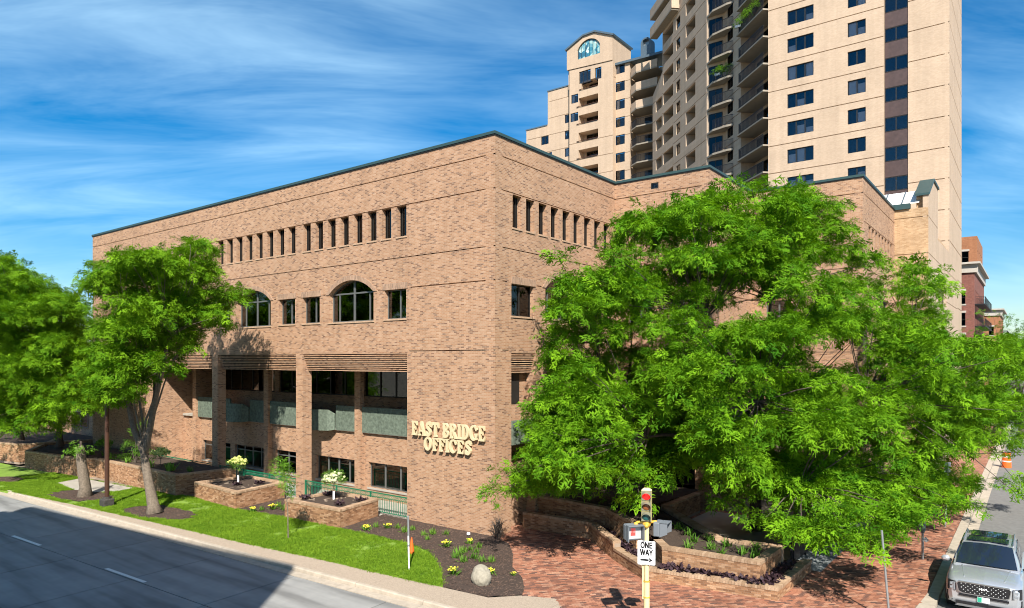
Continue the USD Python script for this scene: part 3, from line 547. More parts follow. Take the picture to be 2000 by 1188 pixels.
# ------------------------------------------------------------------ low annex beyond the office building's left end
annex = thing('garden_annex', 'low brick annex in tree shade beyond the office building left end', 'building')
obj('wall', bx(-75, -41.5, 3.0, 14, -.2, 8.2), 'red_brick', annex)
obj('roof', bx(-75.2, -41.3, 2.8, 14.2, 8.203, 8.4), 'coping_metal', annex)
An = Frame((0, 3.0), (1, 0))
for k in range(6): window(annex, An, rect(-72+5*k, -69+5*k, 1.5, 4.2), bars=[(-70.54+5*k, 0, -70.46+5*k, 9)], out=.04, bd=.03)

# ------------------------------------------------------------------ the apartment tower
TY = 48.04; FH = 2.75
tower = thing('apartment_tower', 'tall tan brick apartment tower with balconies behind the office building', 'apartment tower')
TF = Frame((-3.08, TY), (1, 0)); TW = 12.41+3.08
TOP = 66.0
zs_front = [TF.at(1500, v)[1] for v in (23.0,)]
z0s = TF.at(1500, 75.2)[1]                       # one string course; the others are a storey apart
strings = [z0s+FH*k for k in range(-12, 13)]
xg0, xg1 = TF.at(1726)[0], TF.at(1772)[0]
wA0, wA1 = TF.at(1537.5)[0], TF.at(1589)[0]; zt, zb_ = TF.at(1589, 63)[1], TF.at(1589, 91)[1]
wB0, wB1 = TF.at(1655.5)[0], TF.at(1691)[0]; ztB, zbB = TF.at(1655.5, 45.5)[1], TF.at(1655.5, 73.5)[1]
fl = range(-12, 12)
winA = [(wA0, wA1, zb_+FH*k, zt+FH*k) for k in fl]; winB = [(wB0, wB1, zbB+FH*k, ztB+FH*k) for k in fl]
okz = lambda w: 10 < w[2] and w[3] < TOP-.5
winA, winB = [w for w in winA if okz(w)], [w for w in winB if okz(w)]
front = sbox(0, 0, xg0, TOP).difference(unary_union([rect(*w) for w in winA+winB]))
def ledged(parent, fr, poly, zs, m, thick=.35, o=0.):
    banded(parent, fr, poly, zs, o, thick, m, gap=.08, cut=.09)
ledged(tower, TF, front, strings, 'tower_brick')
r2 = np.random.default_rng(11)
def tower_window(fr, w, n, blue):
    a, b, z0, z1 = w; bars = [(a+(b-a)*k/n-.05, z0-1, a+(b-a)*k/n+.05, z1+1) for k in range(1, n)]; bl = []
    for k in range(n):
        c0, c1 = a+(b-a)*k/n+.06, a+(b-a)*(k+1)/n-.06; u = r2.random()
        if not blue and u < .62: bl.append(rect(c0, c1, z0+.05, z0+(z1-z0)*(1 if u < .3 else r2.uniform(.5, .8))))
        elif blue and u < .3: bl.append(rect(c0, c1, z0+.05, z0+(z1-z0)*r2.uniform(.4, 1)))
    window(tower, fr, rect(a+.003, b-.003, z0+.003, z1-.003), bars=bars, out=-.14, fw=.06, frame='dark_frame', pane='pane_blue', back='dark_room', blind=bl or None, bd=.5)
for i, w in enumerate(winA): tower_window(TF, w, 3, i % 3 == 1)
for i, w in enumerate(winB): tower_window(TF, w, 2, i % 4 == 3)
# bronze glazed strip
for k in range(-12, 13):
    zlo = TF.at(1750, 127)[1]+FH*k; zl2 = TF.at(1750, 88+0)[1]+FH*k
    g0, g1 = TF.at(1750, 134)[1]+FH*k, TF.at(1750, 107)[1]+FH*k
    if g0 < 14 or g1 > TOP-2: continue
    obj('spandrel', TF.box(xg0+.03, xg1-.02, g1+.03, g0+FH-.03, -.6, -.42), 'bronze_panel', tower)
    mid = (xg0+xg1)/2
    window(tower, TF, rect(xg0+.03, xg1-.02, g0, g1), bars=[(mid-.04, 0, mid+.04, 99)], out=-.45, fw=.05, frame='dark_frame', pane='pane_blue', bd=.4)
obj('strip_back', TF.box(xg0, xg1, 0, TOP, -.98, -.9), 'dark_room', tower); obj('jamb', TF.box(xg0-.3, xg0-.003, 0, TOP, -.8, -.353), 'tower_brick', tower)
TR = Frame((-3.08, TY+.45), (1, 0)); ledged(tower, TR, sbox(xg1, 0, TW-.003, TOP), strings, 'tower_brick')
SF = Frame((12.41, TY+.453), (0, 1)); sd = 12.8
ledged(tower, SF, sbox(0, 0, sd, TOP), strings, 'tower_brick')
# plain faces that run back at 45 degrees on the left
D = np.array([-1, 1])/math.sqrt(2)
P0 = np.array([-3.08, TY]); L1 = 9.8; Pc1 = P0+D*L1; Pn = Pc1+np.array([-2.2, 0]); L2 = 18.8; Pc2 = Pn+D*L2
C1 = Frame(Pc1, -D); C2 = Frame(Pc2, -D)
def railing(p0, p1, z, h=1.05, step=.10, t=.024):
    p0, p1 = np.asarray(p0, float)[:2], np.asarray(p1, float)[:2]; L = np.linalg.norm(p1-p0); n = max(2, int(L/step)); parts = [bar([*p0, z+h], [*p1, z+h], .05, .05), bar([*p0, z+.12], [*p1, z+.12], .035, .035)]
    for k in range(n+1):
        q = p0+(p1-p0)*k/n; parts.append(bar([*q, z], [*q, z+h], t, t))
    return parts
# face nearer the front: window column and inset balconies
c1w = (C1.at(1420)[0], C1.at(1431.5)[0]); zc = C1.at(1420, 260)[1]; zcb = C1.at(1420, 221)[1]
bal = (C1.at(1447)[0], L1-.02)
zfl = C1.at(1447, 217)[1]                              # a balcony floor
flo = [zfl+FH*k for k in range(-9, 15) if 12 < zfl+FH*k < TOP-3]
w1 = [(c1w[0], c1w[1], z+.75, z+2.15) for z in flo]
g1 = sbox(0, 0, L1, TOP).difference(unary_union([rect(*w) for w in w1]+[rect(bal[0], bal[1]+1, z, z+FH-.22) for z in flo]))
s1z = [z-.11 for z in flo]
ledged(tower, C1, g1.difference(unary_union([sbox(bal[0], z-.25, 99, z) for z in flo])), s1z, 'tower_brick', .3)
obj('recess_wall', C1.box(bal[0], L1, 10, TOP, -1.75, -1.6), 'tower_brick', tower); obj('recess_wall', C1.box(bal[0]-.2, bal[0]-.003, 10, TOP, -1.6, -.303), 'tower_brick', tower)
for w in w1: window(tower, C1, rect(w[0]+.003, w[1]-.003, w[2]+.003, w[3]-.003), bars=[((w[0]+w[1])/2-.03, 0, (w[0]+w[1])/2+.03, 99)], out=-.12, fw=.06, frame='dark_frame', pane='pane_blue')
for i, z in enumerate(flo):
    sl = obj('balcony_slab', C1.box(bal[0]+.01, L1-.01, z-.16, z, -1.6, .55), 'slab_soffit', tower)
    q0, q1 = C1.pt(bal[0]+.5, 0, .50), C1.pt(L1-.05, 0, .50); q2 = C1.pt(bal[0]+.06, 0, .05)
    obj('railing', railing(q0, q1, z)+railing(q2, q0, z), 'black_iron', sl)
    window(tower, Frame(C1.pt(0, 0, -1.59)[:2], -D), rect(bal[0]+.6, bal[0]+3.4, z+.05, z+2.2), bars=[(bal[0]+1.96, 0, bal[0]+2.04, 99)], out=.04, fw=.07, frame='dark_frame', pane='pane_blue', bd=.025)
# notch balconies between the two faces
NF = Frame(Pn, (1, 0)); obj('notch_wall', NF.box(0, 2.2, 10, TOP, -.3, 0), 'tower_brick', tower)
zn = [NF.at(1400, v)[1] for v in (211,)][0]
for k in range(-9, 15):
    z = zn+FH*k
    if not 12 < z < TOP-3: continue
    f0 = Pn-D*2.3+np.array([0, 0]); f1 = np.array([f0[0]+1.3, f0[1]]); f2 = np.array([f1[0]+1.0, f1[1]])
    poly = Polygon([Pn+[.02, -.02], Pn-D*1.5+[.02, 0], f1, f1+[.75, 0], Pc1+[-.02, -.02]])
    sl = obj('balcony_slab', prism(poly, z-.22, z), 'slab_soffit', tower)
    obj('railing', railing(Pn-D*1.5+[.06, .05], f1+[0, .05], z)+railing(f1+[0, .05], f1+[.7, .05], z), 'black_iron', sl)
    window(tower, NF, rect(.3, 1.9, z+.03, z+2.15), bars=[(1.06, 0, 1.14, 99)], out=.06, fw=.07, frame='dark_frame', pane='pane_dark', bd=.04)
# far shaded face with inset loggias
def s_of(u): return C2.at(u)[0]
zl = C2.at(1339, 218)[1]
lo = [zl+FH*k for k in range(-9, 15) if 12 < zl+FH*k < TOP-2.9]
cols = [(s_of(1339.5), s_of(1358), 1.0), (s_of(1295), s_of(1314.5), 1.0)]
colx = (s_of(1281), s_of(1292.5))
wins = (s_of(1320.5), s_of(1328.5)); sL = s_of(1294.0); zdrop = C2.at(1275, 188)[1]
outl = Polygon([(0, 0), (L2, 0), (L2, TOP), (sL, TOP), (sL, zdrop+1.9), (0, zdrop)])
oh = [rect(a, b, z+1.0, z+FH-.2) for a, b, _ in cols for z in lo]+[rect(*colx, z+1.0, z+FH-.2) for z in lo if z+FH < zdrop+.6]+[rect(*wins, z+.8, z+2.2) for z in lo]
banded(tower, C2, outl.difference(unary_union(oh)), [z-.05 for z in lo], 0, .3, 'tower_brick', gap=.08, cut=.09, exclude=unary_union([sbox(a-.05, 0, b+.05, 99) for a, b, _ in cols[1:]]+[sbox(colx[0]-.1, 0, colx[1]+.1, 99)]))
obj('recess_wall', C2.box(0, L2, 10, zdrop, -1.7, -1.55), 'tower_brick', tower); obj('recess_wall', C2.box(sL, L2, zdrop, TOP, -1.7, -1.55), 'tower_brick', tower)
for z in lo:
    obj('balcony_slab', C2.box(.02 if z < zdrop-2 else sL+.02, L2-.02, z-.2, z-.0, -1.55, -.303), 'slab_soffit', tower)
    window(tower, C2, rect(wins[0]+.003, wins[1]-.003, z+.803, z+2.197), out=-.12, fw=.06, frame='dark_frame', pane='pane_blue')
for a, b, _ in cols+[(*colx, 0)]:
    for z in lo:
        if a < sL-.3 and z+FH > zdrop+.6: continue
        window(tower, C2, rect(a+.35, b-.1, z+.05, z+2.25), bars=[((a+b)/2-.04, 0, (a+b)/2+.04, 99)], out=-1.50, fw=.08, frame='dark_frame', pane='pane_dark', bd=.035)
    for s in (a-.2, b+.003): obj('fin_wall', C2.box(s, s+.197, 10, TOP if a >= sL-.3 else zdrop, -1.55, -.303), 'tower_brick', tower)
obj('return_wall', Frame(Pn, (1, 0)).box(-.3, .3, 10, TOP, -.35, -.30), 'tower_brick', tower)
# projecting balconies high on the far face
for k, (va, vb) in enumerate(((0, 1), (1, 2))):
    z = C2.at(1284, 74)[1]+FH*k*.95
    obj('balcony_front', C2.box(s_of(1283.5), s_of(1326), z, z+1.25, .9, 1.05), 'tower_brick', tower); obj('balcony_side', C2.box(s_of(1326)+.003, s_of(1326)+.15, z, z+1.25, .003, 1.05), 'tower_brick', tower)
    obj('balcony_slab', C2.box(s_of(1283.5)+.01, s_of(1326), z-.2, z-.003, .003, 1.05), 'slab_soffit', tower)
core = Polygon([P0+[.5, 1.2], (12.0, TY+1.5), (12.0, TY+12.5), (0, TY+26), Pc2+[2.6, 2.6], Pn+[2.4, 2.4], Pc1+[2.4, 1.6], P0+[1.5, 2.6]]).buffer(-.1)
obj('inner_core', prism(core, 0, TOP-.4), 'dim_room', tower)
obj('roof', prism(Polygon([P0, (12.41, TY), (12.41, TY+13), (0, TY+27), Pc2+[0, 3], Pc2, Pn, Pc1]).buffer(0), TOP+.003, TOP+.3), 'roofing', tower)
# planting hanging over two balconies
# ------------------------------------------------------------------ lower apartment wing
wing = thing('apartment_wing', 'stepped tan apartment wing with an arched gable turret beside the tower', 'apartment building')
WY = 71.41; WF = Frame((-55, WY), (1, 0)); CY = WY-1.0; CF = Frame((-55, CY), (1, 0))
def wp(fr, pts): return Polygon([fr.at(u, v) for u, v in pts])
left_top = [(1028, 256), (1069.5, 244), (1070, 180), (1112, 170)]
floorz = [WF.at(1220, v)[1] for v in (263.5,)][0]      # a window-sill course
wstr = [WF.at(1220, 228.5)[1]+FH*k for k in range(-6, 9)]
lw_out = Polygon([(WF.at(1028)[0], 0), (WF.at(1116)[0], 0), WF.at(1116, 168), WF.at(1070, 180), WF.at(1070, 243.5), WF.at(1028, 256)])
def win_uv(fr, u0, u1, vt, vb): a0, zt_ = fr.at(u0, vt); a1, zb2 = fr.at(u1, vb); return (a0, a1, fr.at(u1, vb)[1], fr.at(u0, vt)[1])
def W_(fr, u0, u1, vt_left, h=1.38): a0, z1 = fr.at(u0, vt_left); a1, _ = fr.at(u1, vt_left); return (a0, a1, z1-h, z1)
lw = [W_(WF, 1056.7, 1071.5, 268), W_(WF, 1103, 1118, 256.5), W_(WF, 1103, 1118, 290.5), W_(WF, 1103, 1116, 225), W_(WF, 1068, 1078, 299)]
ledged(wing, WF, lw_out.difference(unary_union([rect(*w) for w in lw])), wstr, 'tower_brick')
def wing_window(fr, w, n=2):
    a, b, z0, z1 = w; bl = [rect(a+.06, a+(b-a)*.48, z0+.05, z1-.06)] if r2.random() < .6 else None
    window(wing, fr, rect(a+.003, b-.003, z0+.003, z1-.003), bars=[(a+(b-a)*k/n-.05, 0, a+(b-a)*k/n+.05, 99) for k in range(1, n)], out=-.12, fw=.07, frame='dark_frame', pane='pane_blue', blind=bl)
for w in lw: wing_window(WF, w)
LS = Frame((WF.pt(WF.at(1028)[0], 0)[0], WY+7), (0, -1)); obj('wall', LS.box(0, 6.99, 0, WF.at(1028, 256)[1], -.3, 0), 'tower_brick', wing)
LS2 = Frame((WF.pt(WF.at(1070)[0], 0)[0], WY+7), (0, -1)); obj('wall', LS2.box(0, 6.99, WF.at(1070, 244)[1], WF.at(1070, 180)[1], -.3, 0), 'tower_brick', wing)
obj('roof', bx(-50.2, -45.9, WY+.36, WY+7, WF.at(1028, 256)[1]-.4, WF.at(1028, 256)[1]-.2), 'roofing', wing)
obj('roof_edge', WF.box(WF.at(1027)[0], WF.at(1069)[0], WF.at(1028, 256)[1]+.003, WF.at(1028, 256)[1]+.2, -.35, .08), 'slate_blue', wing)
obj('roof_edge', WF.box(WF.at(1069)[0], WF.at(1110)[0], WF.at(1070, 180)[1]+.003, WF.at(1070, 180)[1]+.2, -.35, .08), 'slate_blue', wing)
# centre bay with the gable turret
ca0, ca1 = CF.at(1112)[0], CF.at(1197)[0]
tl, tr_, pk = CF.at(1108, 98), CF.at(1193, 70), CF.at(1161, 63)
gable = Polygon([(tl[0], CF.at(1108, 138)[1]), (ca1, CF.at(1195, 118)[1]), (ca1, tr_[1]-.1), CF.at(1163, 64), CF.at(1140, 72), (tl[0], tl[1])])
aw = [CF.at(1128.5, 117), CF.at(1172.5, 104), CF.at(1157, 82)]
awin = arch(aw[0][0], aw[1][0], min(aw[0][1], aw[1][1]), CF.at(1129, 100)[1], 1.35)
obj('turret_front', CF.ext(gable.difference(awin), -.35, .12), 'tower_brick', wing)
window(wing, CF, awin.buffer(-.003), bars=[(aw[0][0]+(aw[1][0]-aw[0][0])*k/6-.03, 0, aw[0][0]+(aw[1][0]-aw[0][0])*k/6+.03, 99) for k in range(1, 6)], out=-.1, fw=.08, frame='dark_frame', pane='stained_glass', label='arched window of blue stained glass')
gd = 5.6
obj('turret_side', Frame(CF.pt(ca1, 0, -.35)[:2], (0, 1)).box(0, gd, CF.at(1195, 118)[1]-2.4, tr_[1]-.15, -.3, 0), 'tower_brick', wing)
obj('turret_side', Frame(CF.pt(tl[0], 0, -.35)[:2], (0, 1)).box(0, gd, CF.at(1108, 138)[1]-3, tl[1]-.1, 0, .3), 'tower_brick', wing)
top = [(tl[0]-.25, tl[1]-.1), CF.at(1140, 70.5), CF.at(1163, 62), (ca1+.25, tr_[1]-.05)]
rp_ = LineString(top).buffer(.13, cap_style=2, join_style=2)
obj('turret_roof', CF.ext(rp_, -gd-.5, .35), 'slate_blue', wing)
cw_out = Polygon([(ca0, 0), (ca1-.003, 0), (ca1-.003, CF.at(1195, 118)[1]-.003), (ca0, CF.at(1112, 138)[1]-.003)])
logz = [CF.at(1132, v)[1] for v in (243.5,)][0]
lgs = [(CF.at(1130)[0], CF.at(1168)[0], logz+FH*k, logz+FH*k+1.45) for k in (-3, -2, -1, 0, 1)]
lgs.append((CF.at(1135)[0], CF.at(1168)[0], logz+FH*2-.1, logz+FH*2+1.2))
up2 = [(*[CF.at(1131, 0)[0], CF.at(1153.5, 0)[0]], CF.at(1131, 164.5)[1], CF.at(1131, 141)[1]), (*[CF.at(1162, 0)[0], CF.at(1174.5, 0)[0]], CF.at(1162, 156)[1], CF.at(1162, 133.5)[1])]
sm = [W_(CF, 1115.5, 1129, 186.5), W_(CF, 1104+10, 1129, 222.5)]
ledged(wing, CF, cw_out.difference(unary_union([rect(*w) for w in lgs+up2+sm])), [z for z in wstr if z < 43], 'tower_brick')
for w in up2: window(wing, CF, rect(w[0]+.003, w[1]-.003, w[2]+.003, w[3]-.003), bars=[(w[0]+(w[1]-w[0])*k/3-.04, 0, w[0]+(w[1]-w[0])*k/3+.04, 99) for k in (1, 2)], out=-.15, fw=.07, frame='dark_frame', pane='pane_blue')
for w in sm: wing_window(CF, w)
for a, b, z0, z1 in lgs:
    window(wing, CF, rect(a+.5, b-.12, z0+.0, z1-.05), bars=[((a+b)/2-.04, 0, (a+b)/2+.04, 99)], out=-1.70, fw=.08, frame='dark_frame', pane='pane_dark', bd=.035)
    obj('loggia', [CF.box(a, b, z0-.02, z1+.02, -1.9, -1.75), CF.box(a, b, z0-.25, z0-.02, -1.75, -.353), CF.box(a, b, z1+.02, z1+.2, -1.75, -.353), CF.box(a-.2, a-.003, z0-.2, z1+.2, -1.75, -.353), CF.box(b+.003, b+.2, z0-.2, z1+.2, -1.75, -.353)], 'tower_brick', wing)
    obj('hand_rail', CF.box(a-.3, b-.02, z0+.06, z0+.14, .05, .13), 'lamp_brown', wing)
obj('wall', Frame((CF.pt(ca1, 0)[0], CY+.36), (0, 1)).box(.0, .63, 0, CF.at(1195, 118)[1]-2.5, -.3, 0), 'tower_brick', wing)
# right part with the corner balconies
rtop = WF.at(1200, 130)[1]
rw_out = Polygon([(WF.at(1197)[0], 0), (WF.at(1230)[0], 0), (WF.at(1230)[0], WF.at(1230, 121)[1]), (WF.at(1197)[0], WF.at(1197, 131)[1])])
rzt = WF.at(1200, 231.5)[1]
rw = [(WF.at(1199.7)[0], WF.at(1220.3)[0], rzt-1.5+FH*k*.997, rzt+FH*k*.997) for k in range(-4, 4)]
ledged(wing, WF, rw_out.difference(unary_union([rect(*w) for w in rw])), wstr, 'tower_brick')
for w in rw: wing_window(WF, w)
obj('roof_edge', WF.put(hullm([(a, z+d, o) for (a, z) in (WF.at(1197, 131), WF.at(1300, 104)) for d in (0.01, .35) for o in (-4, .35)])), 'slate_blue', wing)
obj('back_wall', WF.box(WF.at(1230)[0]+.003, WF.at(1310)[0]+4, 0, WF.at(1250, 122)[1]-.6, -2.4, -2.1), 'tower_brick', wing)
obj('back_wall', Frame(WF.pt(WF.at(1230)[0], 0)[:2], (0, 1)).box(.36, 2.1, 0, WF.at(1230, 121)[1], -.3, 0), 'tower_brick', wing)
zbq = WF.at(1231, 254)[1]
for k in range(-3, 4):
    z = zbq+FH*k*.985
    a0, a1 = WF.at(1231)[0], WF.at(1290)[0]
    sl = obj('balcony_slab', WF.put(prism(Polygon([(a0, -2.1), (a0+.1, 0), (a0+1.6, 1.15), (a1, 1.15), (a1, -2.1)]), 0, .2).apply_transform(np.array([[1, 0, 0, 0], [0, 0, 1, z-.2], [0, 1, 0, 0], [0, 0, 0, 1.]]))), 'slab_soffit', wing)
    if k >= 1: obj('balcony_front', [WF.box(a0+1.5, a1, z+.003, z+1.1, 1.0, 1.15), WF.put(hullm([(a, zz, o) for a, o in ((a0+.1, 0), (a0+.1, -.15), (a0+1.6, 1.15), (a0+1.6, 1.0)) for zz in (z+.003, z+1.1)]))], 'tower_brick', sl)
    else: obj('railing', railing(WF.pt(a0+1.6, 0, 1.1), WF.pt(a1, 0, 1.1), z)+railing(WF.pt(a0+.12, 0, 0), WF.pt(a0+1.6, 0, 1.1), z), 'black_iron', sl)
    window(wing, WF, rect(a0+1.4, a0+3.6, z+.02, z+2.1), bars=[(a0+2.46, 0, a0+2.54, 99)], out=-2.06, fw=.07, frame='dark_frame', pane='pane_dark', bd=.025)
chim = thing('roof_chimney', 'round-topped dark metal chimney on the apartment wing roof', 'chimney')
WFb = Frame((-55, WY+1.5), (1, 0)); h0, h1 = WFb.at(1255.5)[0], WFb.at(1275)[0]; zc0, zc1 = WFb.at(1257, 113)[1], WFb.at(1266, 76)[1]
cshape = Polygon([(h0, zc0), (h1, zc0), (h1, zc1-.8)]+[((h0+h1)/2+(h1-h0)/2*math.cos(t), zc1-.8+.8*math.sin(t)) for t in np.linspace(0, PI, 12)]+[(h0, zc1-.8)])
hole = affinity.scale(cshape, .62, .36, origin=((h0+h1)/2, zc1-.35))
obj('shaft', WF.ext(cshape.difference(hole), -2.2, -.8), 'slate_blue', chim); obj('flue', WF.box(h0+.3, h1-.3, zc1-1.3, zc1-.5, -1.7, -1.3), 'steel', chim)
obj('side_wall', bx(-30.9+1, -20, WY+2.45, WY+9, 0, 44), 'tower_brick', wing)
obj('rear_mass', bx(-49.5, -27, WY+7.1, WY+16, 0, 40), 'tower_brick', wing)

# ------------------------------------------------------------------ podium between the office building and the tower
pod = thing('podium_block', 'yellow brick podium with a sloped skylight at the tower foot', 'building')
PX = 13.05; PFm = Frame((X2, Y3), (1, 0)); PS = Frame((PX, Y3), (0, 1))
pstr = [PFm.at(1748, 428.8)[1], PFm.at(1748, 498.9)[1], 12.0, 9.8, 7.5]
banded(pod, PFm, sbox(-3, 0, PX-X2-.003, 17.25), pstr, 0, .35, 'podium_brick', gap=.05, cut=.07)
yG = PS.at(1832)[0]
gz0 = PS.at(1813, 392)[1]
yP, zP = PS.at(1822.5, 354); zL = PS.at(1813.5, 380)[1]; zR = PS.at(1832, 372)[1]; zU = PS.at(1833, 470)[1]
side_p = Polygon([(.003, 0), (20.6, 0), (20.6, zU+.2), (yG, zU), (yG, zR), (yP, zP), (.003, zL)])
opn = [rect(yG+.3, yG+6, 11.6, 13.6), rect(yG+2.3, yG+5.5, 8.4, 10.0), rect(yG+4, yG+9, 4.2, 6.2)]
banded(pod, PS, side_p.difference(unary_union(opn)), pstr, 0, .3, 'tower_brick', gap=.05, cut=.07)
for q in opn: window(pod, PS, q.buffer(-.003), bars=[((q.bounds[0]+q.bounds[2])/2-.04, 0, (q.bounds[0]+q.bounds[2])/2+.04, 99)], out=-.25, frame='dark_frame', pane='pane_dark')
obj('coping', [bx(X2-2.9, PX-1.0, Y3-.12, Y3+.3, 17.255, 17.6)], 'coping_metal', pod)
for k in range(4):
    a = X2-2.7+k*1.03
    obj('skylight_pane', hullm([(a+.04, Y3+.1, 17.64), (a+.97, Y3+.1, 17.64), (a+.97, Y3+1.9, 18.75), (a+.04, Y3+1.9, 18.75), (a+.04, Y3+.1, 17.60), (a+.97, Y3+.1, 17.60), (a+.97, Y3+1.9, 18.71), (a+.04, Y3+1.9, 18.71)]), 'blind', pod)
    obj('skylight_bar', hullm([(a+d, y, z) for d in (-.03, .03) for y, z in ((Y3+.1, 17.68), (Y3+1.9, 18.79), (Y3+.1, 17.60), (Y3+1.9, 18.70))]), 'slate_blue', pod)
obj('gable_coping', [hullm([(x, Y3+y, z+d) for x in (PX-.75, PX+.08) for y, z in p_ for d in (.02, .16)]) for p_ in (((-.08, zL-.05), (yP, zP)), ((yP+.005, zP), (yG+.05, zR)))], 'coping_metal', pod)
obj('gable_wall', hullm([(x, Y3+y, z) for x in (PX-.7, PX-.31) for y, z in ((.36, 10), (yG, 10), (.36, zL), (yP, zP-.02), (yG, zR-.02))]), 'podium_brick', pod)
obj('mass', bx(X2-6, PX-.72, Y3+2, TY, 0, 17.2), 'podium_brick', pod)
obj('mass', bx(8, PX-.5, Y3+yG+.4, TY+.4, 0, 11.3), 'tower_brick', pod)

# ------------------------------------------------------------------ red brick buildings down the side street
def far_block(nm, label, ufront, Y, vtop, width, deep, m, cornice, rows, bal=True):
    b = thing(nm, label, 'building'); p = at(ufront, 703, Y); z1 = EYE+(HZ-vtop)/F_PX*Y
    f1, f2 = Frame((p[0]-width, p[1]), (1, 0)), Frame((p[0], p[1]), (0, 1))
    wf = [rect(width-2.0-2.6*k, width-1.1-2.6*k, z, z+1.9) for k in range(3) for z in rows]
    ws = [rect(1.3+2.8*k, 2.7+2.8*k, z, z+2.1) for k in range(max(1, int(deep/2.8)-1)) for z in rows]
    obj('wall', f1.ext(sbox(0, 0, width-.003, z1).difference(unary_union(wf)), -.35, 0), m, b); obj('wall', f2.ext(sbox(.003, 0, deep, z1).difference(unary_union(ws)), -.35, 0), m, b)
    for q in wf:
        window(b, f1, q.buffer(-.004), bars=[(q.bounds[0], (q.bounds[1]+q.bounds[3])/2-.04, q.bounds[2], (q.bounds[1]+q.bounds[3])/2+.04)], out=-.15, frame='dark_frame', pane='pane_dark'); obj('lintel', f1.box(q.bounds[0]-.1, q.bounds[2]+.1, q.bounds[3]+.002, q.bounds[3]+.3, .002, .06), 'stone_band', b); obj('sill', f1.box(q.bounds[0]-.1, q.bounds[2]+.1, q.bounds[1]-.2, q.bounds[1]-.002, .002, .08), 'stone_band', b)
    for i, q in enumerate(ws):
        window(b, f2, q.buffer(-.004), out=-.15, frame='dark_frame', pane='pane_dark')
        if bal:
            a0, a1, zz = q.bounds[0]-.2, q.bounds[2]+.2, q.bounds[1]; s_ = obj('balcony_slab', f2.box(a0, a1, zz-.15, zz, .003, 1.3), 'black_iron', b)
            obj('railing', railing(f2.pt(a0, 0, 1.25), f2.pt(a1, 0, 1.25), zz, step=.2)+railing(f2.pt(a0, 0, .05), f2.pt(a0, 0, 1.25), zz, step=.2), 'black_iron', s_)
    if cornice: obj('cornice', [f1.box(0, width+.45, z1-1.5, z1-.3, .003, .25), f2.box(.003, deep, z1-1.5, z1-.3, .003, .25), f1.box(-.2, width+.75, z1-.297, z1, .003, .75), f2.box(.003, deep, z1-.297, z1, .003, .75)], 'stone_band', b)
    obj('roof', bx(p[0]-width+.4, p[0]-.4, p[1]+.4, p[1]+deep, z1-.5, z1-.2), 'roofing', b); obj('mass', bx(p[0]-width+1.2, p[0]-1.2, p[1]+1.2, p[1]+deep, 0, z1-.6), 'dark_room', b)
    return b, f1, f2, z1
far_block('maroon_brick_building', 'dark red brick building with white cornice and black balconies down the street', 1903, 100, 512, 14, 24, 'maroon_brick', True, [6.2, 9.4, 12.6, 15.8])
far_block('penthouse_block', 'orange brick block rising behind the white cornice down the street', 1908.5, 106, 461, 14, 14, 'orange_brick', False, [22.6], False)
far_block('corner_brick_building', 'small red brick block farthest down the side street', 1953, 150, 603, 10, 20, 'orange_brick', True, [9., 13.], True)

# ------------------------------------------------------------------ building across the road that shades it
ac = thing('facing_building', 'brick building across the road whose shadow lies on the carriageway', 'building')
HB = 21.0; sh = -SUN_H/np.linalg.norm(SUN_H)*HB/math.tan(SUN_EL)
cr = gz(577, 1107, -.05)[:2]-sh; cl = gz(60, 988, -.05)[:2]-sh
ang = math.atan2(cr[1]-cl[1], cr[0]-cl[0]); wid = float(np.linalg.norm(cr-cl))
fb = Frame(cr, (-math.cos(ang), -math.sin(ang)))
hol = [rect(1.5+2.6*k, 2.9+2.6*k, 1.2+3.4*j, 3.2+3.4*j) for k in range(int((wid-2)/2.6)) for j in range(6)]
obj('wall', fb.ext(sbox(0, -.2, wid, HB).difference(unary_union(hol)), -.4, 0), 'maroon_brick', ac)
for q in hol: window(ac, fb, q.buffer(-.004), out=-.2, frame='dark_frame', pane='pane_dark')
obj('mass', fb.box(0, wid, -.2, HB-.003, -16, -1.2), 'maroon_brick', ac)

